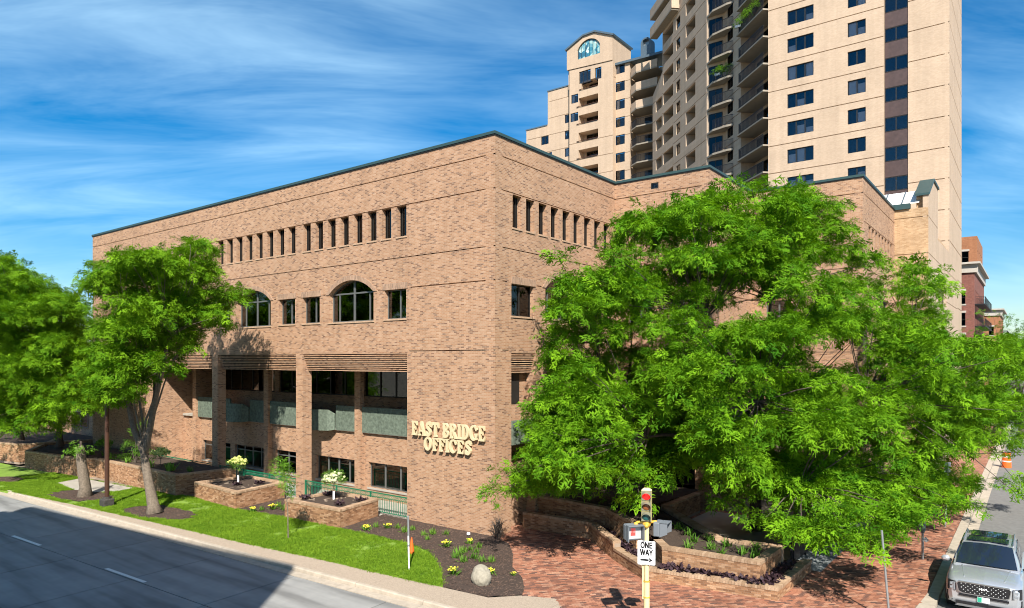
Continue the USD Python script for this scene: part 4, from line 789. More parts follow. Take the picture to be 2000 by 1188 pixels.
# ------------------------------------------------------------------ brick-built walls and planters
class Layer:
    """Lays single bricks; the ones that show largest become parts, the rest one joined part."""
    def __init__(s, limit): s.limit = limit; s.one = []; s.many = []
def brick_wall(parent, poly, z0, z1, th=.3, singles=0, cap=True, closed=False, backfill=True):
    """A wall along the line poly (its outer face on the line's right-hand side), bricks laid in half bond with recessed joints."""
    rows = max(1, round((z1-z0-.10)/.0677)); rh = (z1-z0-.10)/rows
    lines = list(zip(poly[:-1], poly[1:]))
    core = LineString(poly).buffer(th, single_sided=True, cap_style=2, join_style=2)
    if core.is_empty: core = LineString(poly).buffer(th/2)
    inner = core.buffer(-.006, join_style=2)
    obj('mortar_core', prism(inner, z0-.15, z1-.1), 'mortar', parent)
    B = []
    for a, b in lines:
        a, b = np.array(a, float), np.array(b, float); L = np.linalg.norm(b-a); d = (b-a)/L; n = np.array([d[1], -d[0]]); cnt = max(1, round(L/.2032)); w = L/cnt
        for r in range(rows):
            off = 0 if r % 2 == 0 else -.5
            for k in range(cnt+(r % 2)):
                s0, s1 = max(0, (k+off)*w), min(L, (k+1+off)*w)
                if s1-s0 < .02: continue
                o = .006+rng.uniform(-.002, .003); s0 += .004; s1 -= .004; zz0, zz1 = z0+r*rh+.004, z0+(r+1)*rh-.004
                q = np.array([[*(a+d*s-n*i), z] for z in (zz0, zz1) for s, i in ((s0, -o+.006), (s1, -o+.006), (s1, .05), (s0, .05))]); B.append(q)
    faces = np.array([(0, 1, 5), (0, 5, 4), (4, 5, 6), (4, 6, 7), (1, 2, 6), (1, 6, 5), (3, 0, 4), (3, 4, 7), (0, 2, 1), (0, 3, 2)])
    B.sort(key=lambda q: depth(q[0]))
    for q in B[:singles]: obj('brick', (q, faces), 'wall_brick_one', parent)
    if B[singles:]: tag(tones(obj('wall_bricks', (np.vstack(B[singles:]), np.vstack([faces+8*i for i in range(len(B)-singles)])), 'wall_brick_many', parent), len(B)-singles, 8), kind='stuff')
    # rowlock coping, brick by brick
    capm = []
    for a, b in lines:
        a, b = np.array(a, float), np.array(b, float); L = np.linalg.norm(b-a); d = (b-a)/L; n = np.array([d[1], -d[0]]); cnt = max(1, round(L/.10)); w = L/cnt
        for k in range(cnt):
            m = np.array([[*(a+d*s-n*i), z] for z in (z1-.10, z1+rng.uniform(-.003, .003)) for s, i in ((k*w+.004, -.018), ((k+1)*w-.004, -.018), ((k+1)*w-.004, th+.01), (k*w+.004, th+.01))]); capm.append(m)
    ff = np.vstack([faces, [(2, 3, 7), (2, 7, 6)]])
    tag(tones(obj('coping_bricks', (np.vstack(capm), np.vstack([ff+8*i for i in range(len(capm))])), 'coping_many', parent), len(capm), 8), kind='stuff')
def planter(label, q, z1, soil_label=None, z0=0., singles=0, group=None):
    """q: front-left, front-right, back-right, back-left."""
    t = thing('brick_planter', label, 'planter', group=group)
    ring = [q[3], q[0], q[1], q[2], q[3]]
    brick_wall(t, ring, z0, z1, .28, singles)
    obj('soil', rough(Polygon(q).buffer(-.27, join_style=2), z1-.09, .03, .35, 3), 'soil', t)
    return t
pl1 = [(-10.42, -3.2), (-6.46, -3.05), (-6.95, -.35), (-10.3, -.35)]
pl2 = [(-18.4, -3.45), (-13.83, -3.75), (-14.42, -.45), (-18.0, -.45)]
planter('square brick planter with a white-flowered standard shrub, nearest the corner block', pl1, .87)
planter('square brick planter half in tree shade, middle of the row along the office front', pl2, .90)
pl3 = thing('long_brick_planter', 'long raised brick planter running left behind the leaning tree', 'planter')
brick_wall(pl3, [(-45, -1.0), (-38.0, -5.3), (-30.6, -4.5), (-30.0, -3.9), (-19.6, -3.9), (-19.2, -.5)], 0, 1.22, .28)
obj('soil', rough(Polygon([(-44.5, -.6), (-37.9, -5.0), (-30.7, -4.2), (-29.9, -3.6), (-19.9, -3.6), (-19.5, -.6)]), 1.12, .04, .5, 3), 'soil', pl3)
pl4 = thing('end_brick_planter', 'raised brick planter at the left edge of the picture under the trees', 'planter')
brick_wall(pl4, [(-75, -7.4), (-46.0, -5.6), (-41.5, -4.6), (-40.5, 1.0)], 0, 1.35, .28)
obj('soil', rough(Polygon([(-75, -7), (-46, -5.3), (-41.8, -4.3), (-41, 1.5), (-75, 1.5)]), 1.2, .05, .8, 3), 'soil', pl4)
# retaining walls of the corner garden
tA = thing('low_garden_wall', 'low brick wall running from the building corner out along the plaza', 'garden wall')
brick_wall(tA, [(-.02, 2.05), (3.32, 2.22), (5.65, .15)], 0, .72, .30, 150)
brick_wall(tA, [(5.66, .14), (7.56, -1.27)], 0, .48, .30, 60)
tB = thing('front_garden_wall', 'lowest brick kerb wall in front of the corner garden, ending by the side pavement', 'garden wall')
brick_wall(tB, [(7.58, -1.29), (11.95, -.68), (12.0, 3.2)], 0, .42, .30, 230)
tC = thing('upper_garden_planter', 'higher brick planter with grasses inside the corner garden', 'planter')
ring = [(4.6, 6.2), (7.25, .30), (7.95, -.50), (11.28, -.28), (11.3, 2.3), (9.2, 2.05), (5.2, 6.0), (5.2, 9.8)]
brick_wall(tC, ring[1:5], .15, 1.02, .30, 250); brick_wall(tC, ring[4:], .15, 1.02, .30)
obj('soil', rough(Polygon([(7.5, .4), (8.05, -.22), (11.0, 0), (11.0, 2.0), (9.1, 1.75), (5.0, 5.6), (4.9, 5.4)]), .90, .04, .35, 3), 'soil', tC)
tD = thing('middle_garden_wall', 'middle brick wall of the corner garden, stepping down toward the traffic signal', 'garden wall')
brick_wall(tD, [(.0, 3.2), (1.5, 3.16), (3.8, 2.8), (6.2, .95)], .2, 1.28, .30, 60)
for nm, q, z in (('garden_bed', [(.05, 2.4), (3.4, 2.55), (7.6, -.95), (11.65, -.4), (11.7, 3.1), (11.2, 3.1), (11.2, -.2), (8, -.5), (7.2, .3), (3.9, 2.75), (1.5, 3.1), (.05, 3.15)], .34), ('garden_bed', [(.05, 3.5), (1.5, 3.5), (4, 3.1), (7.1, .6), (4.7, 6.0), (5, 10.4), (.1, 10.4)], 1.05)):
    struct(nm, rough(Polygon(q), z, .05, .4, 9), 'soil')
struct('garden_court', prism(Polygon([(9.2, 2.3), (11.2, 2.4), (11.1, 10.5), (5.4, 10.5), (5.4, 6.1)]), -.1, .03), 'concrete')
struct('gravel_strip', rough(Polygon([(11.2, 3.3), (12.3, 3.3), (12.4, 16), (11.25, 16)]), .022, .008, .5, 2), 'gravel')

# ------------------------------------------------------------------ railings
def green_railing(a, b, label, y=.12):
    t = thing('green_railing', label, 'railing', group='green railings between the brick piers'); n = int((b-a)/.125)
    obj('top_rail', [bar((a, y, 1.0), (b, y, 1.0), .07, .05)], 'green_rail', t); obj('lower_rail', bar((a, y, .80), (b, y, .80), .04, .03), 'green_rail', t); obj('lower_rail', bar((a, y, .10), (b, y, .10), .04, .03), 'green_rail', t)
    obj('balusters', [bar((a+(b-a)*k/n, y, .1), (a+(b-a)*k/n, y, .80), .02, .02) for k in range(n+1)], 'green_rail', t)
    rg = []
    for k in range(n):
        c = np.array([a+(b-a)*(k+.5)/n, y, .89]); th = np.linspace(0, 2*PI, 9)
        rg.append(rings([c+.055*np.array([math.cos(q), 0, math.sin(q)]) for q in th], .011, 4, False))
    obj('ring_band', rg, 'green_rail', t)
    m = max(2, int((b-a)/2.0))
    for k in range(m+1): x = a+(b-a)*k/m; obj('post', bx(x-.03, x+.03, y-.03, y+.03, 0, 1.04), 'green_rail', t)
green_railing(-13.35, -5.40, 'green railing with a ring band in front of the two lit windows nearest the corner')
green_railing(-22.05, -14.10, 'green railing with a ring band behind the middle planter')
green_railing(-30.75, -22.80, 'green railing with a ring band behind the leaning tree trunk')
t = thing('iron_fence', 'dark iron fence along the gravel strip beside the side pavement', 'fence')
fp = [(11.25, 3.4), (11.3, 16.0)]
obj('rails', [bar((11.25, 3.4, z), (11.3, 16, z), .05, .05) for z in (.15, 1.1, 1.25)], 'black_iron', t)
for k in range(8): obj('post', bx(11.22+.01*k, 11.30+.01*k, 3.4+1.79*k, 3.48+1.79*k, 0, 1.35), 'black_iron', t)
obj('pickets', [bar((11.27, 3.5+.11*k, .1), (11.27, 3.5+.11*k, 1.25), .022, .022) for k in range(112)], 'black_iron', t)
obj('backing', bx(11.31, 11.33, 3.5, 15.9, .16, 1.08), 'black_iron', t)

# ------------------------------------------------------------------ foliage
def frond(L, w, droop, az, el, o, k=3):
    """A thin drooping feather of leaflets: a bent strip with a fold."""
    pts = []; d0 = np.array([math.cos(az)*math.cos(el), math.sin(az)*math.cos(el), math.sin(el)]); side = np.array([-math.sin(az), math.cos(az), 0]); p = np.array(o, float); d = d0.copy(); ws = [.35, 1., .8, .12]
    for i in range(k+1):
        pts += [p-side*w*ws[min(i, 3)]+[0, 0, -.25*w], p+side*w*ws[min(i, 3)]+[0, 0, -.25*w]]; p = p+d*L/k; d = d+[0, 0, -droop/k]; d /= np.linalg.norm(d)
    f = []
    for i in range(k): f += [(2*i, 2*i+1, 2*i+3), (2*i, 2*i+3, 2*i+2)]
    return np.array(pts), np.array(f)
def spray(seed, n=34, L=.21, w=.019, R=.30):
    r = np.random.default_rng(seed); V, Fc, c = [], [], 0
    for i in range(n):
        s = r.uniform(.05, 1); o = np.array([s*R*2-.15, r.normal(0, .07+.10*(1-s)), r.normal(0, .045)-.10*s*s])
        az = r.normal(0, .95)
        v, f = frond(L*r.uniform(.65, 1.2), w*r.uniform(.7, 1.25), r.uniform(.7, 1.5), az, r.uniform(-.2, .55), o)
        V.append(v); Fc.append(f+c); c += len(v)
    return np.vstack(V), np.vstack(Fc)
SPR = [spray(s) for s in range(5)]; FINE = [spray(20+s, 18, .17, .016, .22) for s in range(4)]
def quat(yaw, pitch, roll):
    cy, sy, cp, sp, cr_, sr = np.cos(yaw/2), np.sin(yaw/2), np.cos(pitch/2), np.sin(pitch/2), np.cos(roll/2), np.sin(roll/2)
    return np.stack([cr_*cp*cy+sr*sp*sy, sr*cp*cy-cr_*sp*sy, cr_*sp*cy+sr*cp*sy, cr_*cp*sy-sr*sp*cy], -1)
def scatter(name, parent, protos, m, pos, q, sc, seed=0):
    pi = UsdGeom.PointInstancer.Define(stage, path_for(name, parent)); rel = pi.CreatePrototypesRel()
    for k, (v, f) in enumerate(protos):
        g = usdkit.mesh(stage, f'{pi.GetPath()}/piece_{k:03d}', (v, f), LK[m]); rel.AddTarget(g.GetPath())
    n = len(pos); r = np.random.default_rng(seed)
    pi.CreateProtoIndicesAttr(Vt.IntArray.FromNumpy(r.integers(0, len(protos), n).astype(np.int32)))
    pi.CreatePositionsAttr(Vt.Vec3fArray.FromNumpy(np.asarray(pos, np.float32)))
    pi.CreateOrientationsAttr(Vt.QuathArray([Gf.Quath(*map(float, x)) for x in q]))
    pi.CreateScalesAttr(Vt.Vec3fArray.FromNumpy(np.repeat(np.asarray(sc, np.float32)[:, None], 3, 1)))
    return tag(pi, kind='stuff')
def fill(clumps, per, r, flat=.72):
    P, Yw, Pt, Rl, S = [], [], [], [], []
    for c, rad in clumps:
        n = max(5, int(per*rad*rad*r.uniform(.75, 1.25))); d = r.normal(size=(n, 3)); d /= np.linalg.norm(d, axis=1, keepdims=True); d[:, 2] = np.where(d[:, 2] < -.35, -d[:, 2]*.7, d[:, 2])
        rr = rad*np.where(r.random(n) < .12, r.uniform(1., 1.35, n), r.uniform(.15, 1.0, n)**.42); st = np.array([r.uniform(.8, 1.25), r.uniform(.8, 1.25), flat*r.uniform(.8, 1.25)])
        p = c+d*rr[:, None]*st-[0, 0, .14]*(np.hypot(d[:, 0], d[:, 1])**2)[:, None]*rad; big = r.uniform(.7, 1.05)
        P.append(p); Yw.append(np.arctan2(d[:, 1], d[:, 0])+r.normal(0, .8, n)); Pt.append(.38-.8*d[:, 2]+r.normal(0, .36, n)); Rl.append(r.normal(0, .5, n)); S.append(big*r.uniform(.6, 1.25, n))
    P = np.vstack(P); return P, quat(np.concatenate(Yw), np.concatenate(Pt), np.concatenate(Rl)), np.concatenate(S)
def limb(a, b, r0, r1, r, sag=.12, n=6, k=6):
    a, b = np.asarray(a, float), np.asarray(b, float); t = np.linspace(0, 1, n)[:, None]; L = np.linalg.norm(b-a)
    mid = np.array([0, 0, 1.])*sag*L+r.normal(0, .05*L, 3); p = a+(b-a)*t+mid*(4*t*(1-t))*.5+r.normal(0, .012*L, (n, 3))*np.sin(PI*t)
    return rings(p, np.linspace(r0, r1, n), k), p
def tree(name, label, base, fork, clumps, r_trunk, leafm, barkm='bark', per=26, seed=1, nl=6, lean=(0, 0), protos=None, group=None, flat=.52, curve=None, extra=None, lim=1.):
    r = np.random.default_rng(seed); t = thing(name, label, 'tree', group=group)
    base, fork = np.asarray(base, float), np.asarray(fork, float); tt = np.linspace(0, 1, 9)[:, None]
    pth = base+(fork-base)*tt+np.array([*lean, 0])*np.sin(PI*tt)
    rad = r_trunk*(1-.38*tt[:, 0])*(1+.55*np.exp(-tt[:, 0]*14)); tr_m = rings(pth, rad, 12)
    tr_m.vertices += (meshkit.fbm(tr_m.vertices*3.1, 3, seed)-.5)[:, None]*r_trunk*.45*np.c_[tr_m.vertices[:, :2]-base[:2], np.zeros(len(tr_m.vertices))].clip(-1, 1)*0+r.normal(0, r_trunk*.03, tr_m.vertices.shape)
    obj('trunk', tr_m, barkm, t, True)
    C = np.array([c for c, _ in clumps]); seeds_ = C[r.choice(len(C), min(nl, len(C)), False)].copy()
    for _ in range(8):
        g = np.argmin(((C[:, None]-seeds_[None])**2).sum(-1), 1)
        for k in range(len(seeds_)):
            if (g == k).any(): seeds_[k] = C[g == k].mean(0)
    for k in range(len(seeds_)):
        if not (g == k).any(): continue
        tgt = fork+(seeds_[k]-fork)*.72-[0, 0, .25]; m1, pp = limb(fork-(fork-base)*.04, tgt, r_trunk*.50*lim, r_trunk*.18*lim, r); parts = [m1]
        for c in C[g == k]:
            st = pp[2+np.argmin(((pp[2:]-c)**2).sum(1))]+r.normal(0, .02, 3); m2, _ = limb(st, c-[0, 0, .1], r_trunk*.13*lim, .010, r, .05, 5, 5); parts.append(m2)
        obj('limb', parts, barkm, t, True)
    if extra:
        for e in extra: obj('limb', e, barkm, t, True)
    P, q, s = fill(clumps, per, r, flat); scatter('crown', t, protos or SPR, leafm, P, q, s, seed)
    return t
def sample(poly, holes, n, Yf, rp, seed, zmin=1.6):
    """Leaf clumps at real depths whose outline, seen from the street corner, is the polygon."""
    r = np.random.default_rng(seed); pg = Polygon(poly); H = [affinity.translate(affinity.scale(Point(0, 0).buffer(1), a, b), u, v) for u, v, a, b in holes]; x0, y0, x1, y1 = pg.bounds; out = []
    inner = pg.buffer(-9)
    pts = []
    while len(out) < n:
        u, v = r.uniform(x0, x1), r.uniform(y0, y1)
        if not inner.contains(Point(u, v)) or any(h.contains(Point(u, v)) for h in H): continue
        lo_, hi_ = Yf(u, v); Y = r.uniform(lo_, hi_)
        if v > HZ: Y = min(Y, (EYE-zmin)*F_PX/(v-HZ))
        p = at(u, v, Y); rad = r.uniform(*rp)
        dist = pg.exterior.distance(Point(u, v))*Y/F_PX
        rad = min(rad, max(.42, dist+.12)); out.append((p, rad))
    return out
R_OUT = [(1385, 372), (1405, 352), (1450, 338), (1520, 332), (1570, 340), (1590, 356), (1640, 372), (1675, 356), (1690, 362), (1688, 400), (1700, 440), (1668, 462), (1700, 480), (1745, 486), (1752, 508), (1800, 508), (1842, 545), (1835, 575), (1852, 600), (1846, 640), (1872, 640), (1910, 652), (1960, 648), (2040, 640), (2060, 800), (2010, 930), (1985, 985), (1960, 930), (1935, 880), (1900, 870), (1905, 960), (1880, 1010), (1850, 985), (1800, 1005), (1735, 1040), (1690, 1085), (1655, 1070), (1630, 1058), (1575, 1055), (1530, 1040), (1490, 1028), (1430, 1022), (1380, 985), (1355, 930), (1290, 955), (1250, 982), (1190, 985), (1110, 955), (1040, 985), (965, 985), (952, 945), (985, 905), (1030, 885), (1010, 845), (1030, 790), (1085, 735), (1045, 705), (1085, 660), (1075, 620), (1030, 605), (1085, 580), (1075, 555), (1120, 545), (1062, 492), (1110, 480), (1165, 487), (1205, 470), (1195, 435), (1215, 412), (1270, 385), (1330, 385)]
R_HOLE = [(1690, 690, 36, 24), (1720, 610, 22, 14), (1300, 555, 34, 16), (1620, 590, 30, 10), (1395, 730, 24, 14), (1275, 735, 24, 18), (1655, 432, 16, 22), (1460, 640, 16, 10), (1150, 620, 18, 16), (1520, 760, 14, 20), (1610, 700, 14, 10), (1560, 640, 22, 9), (1700, 470, 14, 10), (1330, 470, 14, 8), (1110, 735, 18, 14), (1215, 660, 16, 10)]
def Yr(u, v):
    c = 29.5 if u < 1750 else 31.0+(u-1750)*.025
    k = max(0., 1-((u-1480)/560)**2); hgt = (HZ-v)/370
    h = 6.5*math.sqrt(max(.05, k))*math.sqrt(max(.06, 1-min(1, abs(hgt+.15))**2)) if v < 1000 else 2.0
    lo_ = c-h; return (max(19.5, lo_), max(21.0, c+h*.45))
cl = sample(R_OUT, R_HOLE, 330, Yr, (.60, 1.15), 42)
cl += sample([(1760, 620), (1900, 655), (2040, 645), (2060, 800), (2010, 930), (1960, 900), (1900, 880), (1860, 960), (1800, 980), (1720, 960), (1700, 800)], [(1830, 800, 22, 18), (1905, 745, 18, 14), (1860, 905, 36, 22), (1780, 900, 16, 10)], 60, lambda u, v: (24, 33), (.5, 1.0), 43)
cl += sample([(1040, 720), (1200, 690), (1420, 700), (1640, 760), (1680, 980), (1420, 1000), (1360, 900), (1240, 960), (1050, 960), (1020, 850)], R_HOLE, 70, lambda u, v: (23.5, 28.5), (.55, 1.0), 44)
cl += sample([(1068, 495), (1160, 490), (1210, 425), (1290, 395), (1420, 380), (1560, 360), (1660, 390), (1640, 520), (1420, 600), (1240, 620), (1090, 650), (1045, 610), (1090, 560)], R_HOLE, 75, lambda u, v: (25.5, 30.5), (.5, 1.0), 45)
cl += [(at(u, v, Y), rr) for u, v, Y, rr in ((1690, 1060, 20.5, .5), (1660, 1045, 21, .6), (1720, 1040, 21, .55), (1745, 1022, 21.5, .55), (1630, 1035, 21.5, .6), (1590, 1030, 22, .6), (1780, 1005, 22, .5), (1560, 1035, 22, .55), (1530, 1020, 22.5, .55), (1490, 1010, 23, .6), (1700, 1010, 22, .8), (1640, 1000, 22, .8), (1750, 985, 22.5, .7), (1840, 985, 24, .5), (1885, 985, 24, .5), (1690, 1075, 20, .35), (1980, 955, 24, .4), (970, 960, 25.5, .5), (990, 925, 25.5, .5), (1020, 955, 25.8, .5), (1060, 945, 26, .6), (1100, 930, 26, .6))]
trunks = {'a': ((3.2, 5.4, 1.0), (3.5, 5.2, 4.6)), 'b': ((8.45, 8.05, .0), (8.9, 6.8, 4.4)), 'c': ((13.9, 17.5, 0), (14.2, 16.0, 4.2))}
grp = {'a': [], 'b': [], 'c': []}
for p, rad in cl:
    k = min(trunks, key=lambda q: np.hypot(*(p[:2]-np.array(trunks[q][1][:2])))*{'a': 1.15, 'b': .85, 'c': 1.05}[q]); grp[k].append((p, rad))
tree('locust_tree', 'big green honey locust in the corner garden, nearer the building corner', *trunks['a'], grp['a'], .20, 'leaf_locust', 'bark_dark', 78, 5, 6)
tree('locust_tree', 'largest honey locust with the tallest crown, rooted by the garden court', *trunks['b'], grp['b'], .27, 'leaf_locust', 'bark_dark', 78, 6, 9)
tree('locust_tree', 'honey locust over the side pavement at the right edge, beyond the parked car', *trunks['c'], grp['c'], .22, 'leaf_locust', 'bark_dark', 78, 7, 6)
L_OUT = [(168, 560), (180, 505), (225, 482), (270, 490), (305, 478), (345, 488), (362, 470), (385, 448), (405, 470), (425, 490), (410, 520), (455, 545), (480, 560), (505, 575), (490, 610), (440, 625), (455, 650), (430, 670), (405, 665), (390, 690), (360, 690), (350, 755), (325, 735), (300, 720), (268, 775), (235, 795), (205, 790), (175, 780), (165, 700), (190, 660), (165, 620)]
cl1 = sample(L_OUT, [(405, 590, 18, 12), (335, 640, 16, 12), (270, 560, 10, 7), (390, 640, 20, 12)], 165, lambda u, v: (30.8, 36.2) if u < 330 else (32, 39.3), (.5, 1.0), 9)
Yt = 34.06
fork = at(278, 870, Yt)
tw_ = [rings([at(*p, Yt) for p in ((279, 880), (262, 838), (252, 790), (240, 740), (222, 700))], [.17, .165, .15, .12, .08], 8), rings([at(*p, Yt) for p in ((283, 882), (294, 830), (305, 770), (318, 720), (330, 660))], [.17, .16, .145, .11, .07], 8), rings([at(252, 790, Yt), at(225, 745, Yt-.6), at(205, 700, Yt-1)], [.12, .09, .05], 6), rings([at(305, 770, Yt), at(300, 700, Yt+.8), at(290, 640, Yt+1.2)], [.13, .10, .05], 6)]
tree('street_tree', 'leaning honey locust with forked grey trunk on the lawn beside the lamp post', gz(302, 1003), fork, cl1, .27, 'leaf_locust_left', 'bark', 80, 12, 4, lean=(-.05, .02), extra=tw_, lim=.5)
lowc = [(np.array(fy(u, v, -2.9)), rr) for u, v, rr in ((265, 845, .45), (282, 830, .45), (255, 870, .4), (275, 880, .35), (245, 895, .3))]
for l_, cs_ in (('green bush growing against the raised planter behind the forked trunk', lowc), ('green bush on the long planter right of the lamp post', [(fy(u, v, -2.6), rr) for u, v, rr in ((238, 893, .4), (222, 900, .35), (250, 902, .35))])):
    bh = thing('bush', l_, 'bush'); P, q, s = fill(cs_, 130, rng, .9); scatter('leaves', bh, FINE, 'leaf_plant', P, q, s, 6); c0 = np.mean([c for c, _ in cs_], 0); obj('stem', [rings([(c0[0], c0[1], 1.05), c], [.03, .01], 5) for c, _ in cs_], 'bark_dark', bh)
# trees beyond, along the raised planters
FL_OUT = [(-60, 470), (-10, 480), (15, 495), (50, 510), (80, 535), (120, 552), (150, 580), (168, 600), (175, 650), (190, 700), (200, 760), (185, 800), (150, 825), (120, 840), (60, 845), (0, 850), (-60, 860)]
clf = sample(FL_OUT, [(70, 580, 22, 10), (30, 810, 12, 8)], 260, lambda u, v: (40, 53), (.8, 1.5), 17, 2.2)
ft = [((-46.3, -3.0, 1.2), (-46, -3.2, 6)), ((-38.6, -2.9, 1.2), (-38.9, -3.0, 5.4)), ((-52.5, -1.5, 1.2), (-52, -1.5, 6.5))]
g3 = [[], [], []]
clf += [(at(u, v, Y), rr) for u, v, Y, rr in ((20, 800, 43, 1.1), (60, 790, 42, 1.2), (110, 800, 41, 1.1), (150, 790, 41, 1.1), (185, 770, 41.5, .9), (85, 830, 44, 1.0), (35, 835, 46, .9), (130, 835, 45, .9), (-20, 820, 45, 1.2), (5, 760, 41, 1.2), (170, 720, 41, 1.1), (190, 690, 42, .9), (165, 640, 43, 1.0), (150, 600, 44, .9))]
for p, rad in clf: g3[int(np.argmin([np.hypot(*(p[:2]-np.array(f[1][:2]))) for f in ft]))].append((p, rad))
lab = ['broad honey locust in the left-edge planter, second from the office building', 'shaded honey locust in the long planter nearest the office building end', 'honey locust cut by the left edge of the picture, farthest down the road']
for (a, b), g_, l_, sd_ in zip(ft, g3, lab, (21, 22, 23)):
    if len(g_) > 3: tree('planter_tree', l_, a, b, g_, .2, 'leaf_locust_left', 'bark_dark', 50, sd_, 5)
# far tree belts that close the road ends
NTH = ['nearest the office building', 'behind the first, more to the road', 'at the far bend', 'behind the annex', 'half hidden by the others', 'beside the annex wall']
def round_tree(label, x, y, h, rad, seed, m='leaf_far'):
    r = np.random.default_rng(seed); c = [(np.array([x, y, h*.62])+r.normal(0, 1, 3)*[rad*.5, rad*.5, h*.16], r.uniform(.9, 1.7)) for _ in range(26)]
    tree('distant_tree', label, (x, y, 0), (x, y, h*.4), c, .22, m, 'bark_dark', 14, seed, 4, group='distant trees closing the streets')
for i, (x, y) in enumerate([(-72, -3), (-82, -4.5), (-95, 0), (-70, 16), (-84, 12), (-66, 8)]): round_tree('dark green tree far down the main road, '+NTH[i], x, y, 13, 4.0, 60+i)
for i, (u, v, Y) in enumerate([(1985, 640, 85), (1962, 655, 78), (2010, 640, 100), (1945, 665, 70), (1995, 660, 66)]):
    p = at(u, v, Y); round_tree('green tree far down the side street, '+['at the right picture edge', 'below the small brick block', 'farthest and palest', 'in front of the maroon building', 'nearest the kerb line'][i], p[0], p[1], p[2]*1.1+1, 3.4, 80+i)
# pruned trunk
st = thing('broken_trunk', 'cut-off bare tree trunk on the lawn beside the lamp post', 'tree stump')
b0 = gz(165, 970); Y0 = depth(b0)
tm = rings([b0-[0, 0, .1], at(166, 950, Y0), at(161, 915, Y0), at(157, 885, Y0), at(155, 872, Y0)], [.42, .29, .26, .24, .22], 12); tm.vertices += rng.normal(0, .012, tm.vertices.shape)
obj('trunk', tm, 'bark', st, True); obj('branch_stub', rings([at(157, 885, Y0), at(158, 862, Y0)], [.10, .07], 7), 'bark_dark', st, True)
P, q, s = fill([(at(148, 880, Y0-.3), .5), (at(160, 876, Y0-.3), .45), (at(140, 882, Y0-.2), .3)], 60, rng); scatter('shoots', st, FINE, 'leaf_sapling', P, q, s, 3)
# sapling
sp = thing('sapling', 'thin young tree with bright leaves on the lawn before the planter', 'tree'); b0 = gz(563, 1053); Y0 = depth(b0)
obj('trunk', rings([b0-[0, 0, .05], at(562, 1000, Y0), at(559, 960, Y0), at(553, 920, Y0), at(548, 902, Y0)], [.028, .024, .02, .014, .008], 6), 'bark', sp)
P, q, s = fill([(at(u, v, Y0), r_) for u, v, r_ in ((547, 906, .26), (553, 918, .32), (540, 922, .22), (563, 928, .26), (558, 940, .28), (556, 955, .25), (562, 968, .18), (536, 912, .15))], 240, rng, .8); scatter('crown', sp, FINE, 'leaf_sapling', P, q, s*.8, 4)

# standard shrubs in the planters
def standard(label, base, ztop, rx, rz_, fm, guard, seed):
    r = np.random.default_rng(seed); t = thing('standard_shrub', label, 'shrub', base); h = ztop
    obj('stem', [cyl((0, 0, -.05), (0, 0, h-.1), .022, 7)]+[cyl((0, 0, h-.15), (rx*.6*math.cos(a), rx*.6*math.sin(a), h+rz_*.7), .012, 5) for a in np.arange(6)*1.05], 'bark', t)
    if guard: obj('guard', cyl((0, 0, -.03), (0, 0, .36), .055, 8), 'sign_white', t)
    hd = []
    for k in range(80):
        d = r.normal(size=3); d /= np.linalg.norm(d); d[2] = abs(d[2])*.9-.15; c = d*[rx, rx, rz_]*r.uniform(.55, 1.25)+[0, 0, h+rz_*.5]
        m = trimesh.creation.icosphere(1, r.uniform(.04, .085)); m.vertices *= [1, 1, .95]; m.vertices += r.normal(0, .013, m.vertices.shape)+c; hd.append(m)
    obj('flower_heads', hd, fm, t)
    P, q, s = fill([(np.array([0, 0, h+rz_*.4]), rx*1.1)], 520, r, .8); scatter('leaves', t, FINE, 'leaf_plant', P, q, s*.55, seed)
standard('cream-flowered standard hydrangea in the planter nearest the corner block', gz(652, 974, .8), .85, .42, .34, 'flower_cream', True, 31)
standard('lime-flowered standard hydrangea in the middle planter', gz(465, 941, .82), .85, .45, .38, 'flower_lime', True, 32)
standard('yellow-flowered standard shrub behind the forked trunk', gz(314, 912, 1.12), .65, .48, .36, 'flower_lime', False, 33)
standard('half-shaded standard shrub behind the lamp post', gz(204, 893, 1.15), .75, .42, .32, 'leaf_plant', False, 34)
# perennials
def perennial(label, base, seed, h=.30, flowers=True, group='yellow flowering plants in the mulch bed'):
    r = np.random.default_rng(seed); t = thing('yellow_perennial' if flowers else 'green_perennial', label, 'plant', base, group=group); V, Fc, c = [], [], 0
    for k in range(26):
        v, f = frond(h*r.uniform(.7, 1.2), .022, r.uniform(.3, 1.3), r.uniform(0, 2*PI), r.uniform(.5, 1.4), (r.normal(0, .07), r.normal(0, .07), 0)); V.append(v); Fc.append(f+c); c += len(v)
    obj('leaves', (np.vstack(V), np.vstack(Fc)), 'leaf_plant', t)
    if flowers:
        fl_ = []
        for k in range(20):
            a, d = r.uniform(0, 2*PI), r.uniform(0, .22); m = trimesh.creation.icosphere(1, r.uniform(.022, .045)); m.vertices *= [1, 1, .5]; m.vertices += [d*math.cos(a), d*math.sin(a), h*r.uniform(.55, .85)]; fl_.append(m)
        obj('flower_heads', fl_, 'flower_yellow', t)
    return t
wh = ['beside the white-shrub planter, upper', 'at the planter back corner by the railing', 'below the wall light', 'midway along the wall mulch', 'left of the boulder', 'right behind the boulder', 'at the mulch edge by the brick paving', 'in the gap between the two planters, left', 'in the gap between the two planters, by the railing', 'in front of the corner between lawn and wall']
ys = [(715, 1036), (757, 1032), (918, 1062), (872, 1068), (885, 1122), (956, 1122), (1003, 1124), (494, 1000), (533, 995)]
p0_ = None
for i, (u, v) in enumerate(ys):
    b = gz(u, v, .03); l_ = 'small yellow-flowered plant in mulch '+wh[i]; s_ = [1.0, .9, .85, 1, 1.05, .9, .5, 1, 1.1][i]
    if p0_ is None: p0_ = perennial(l_, b, 51)
    else: dup(p0_, b, i*1.3, l_, s_)
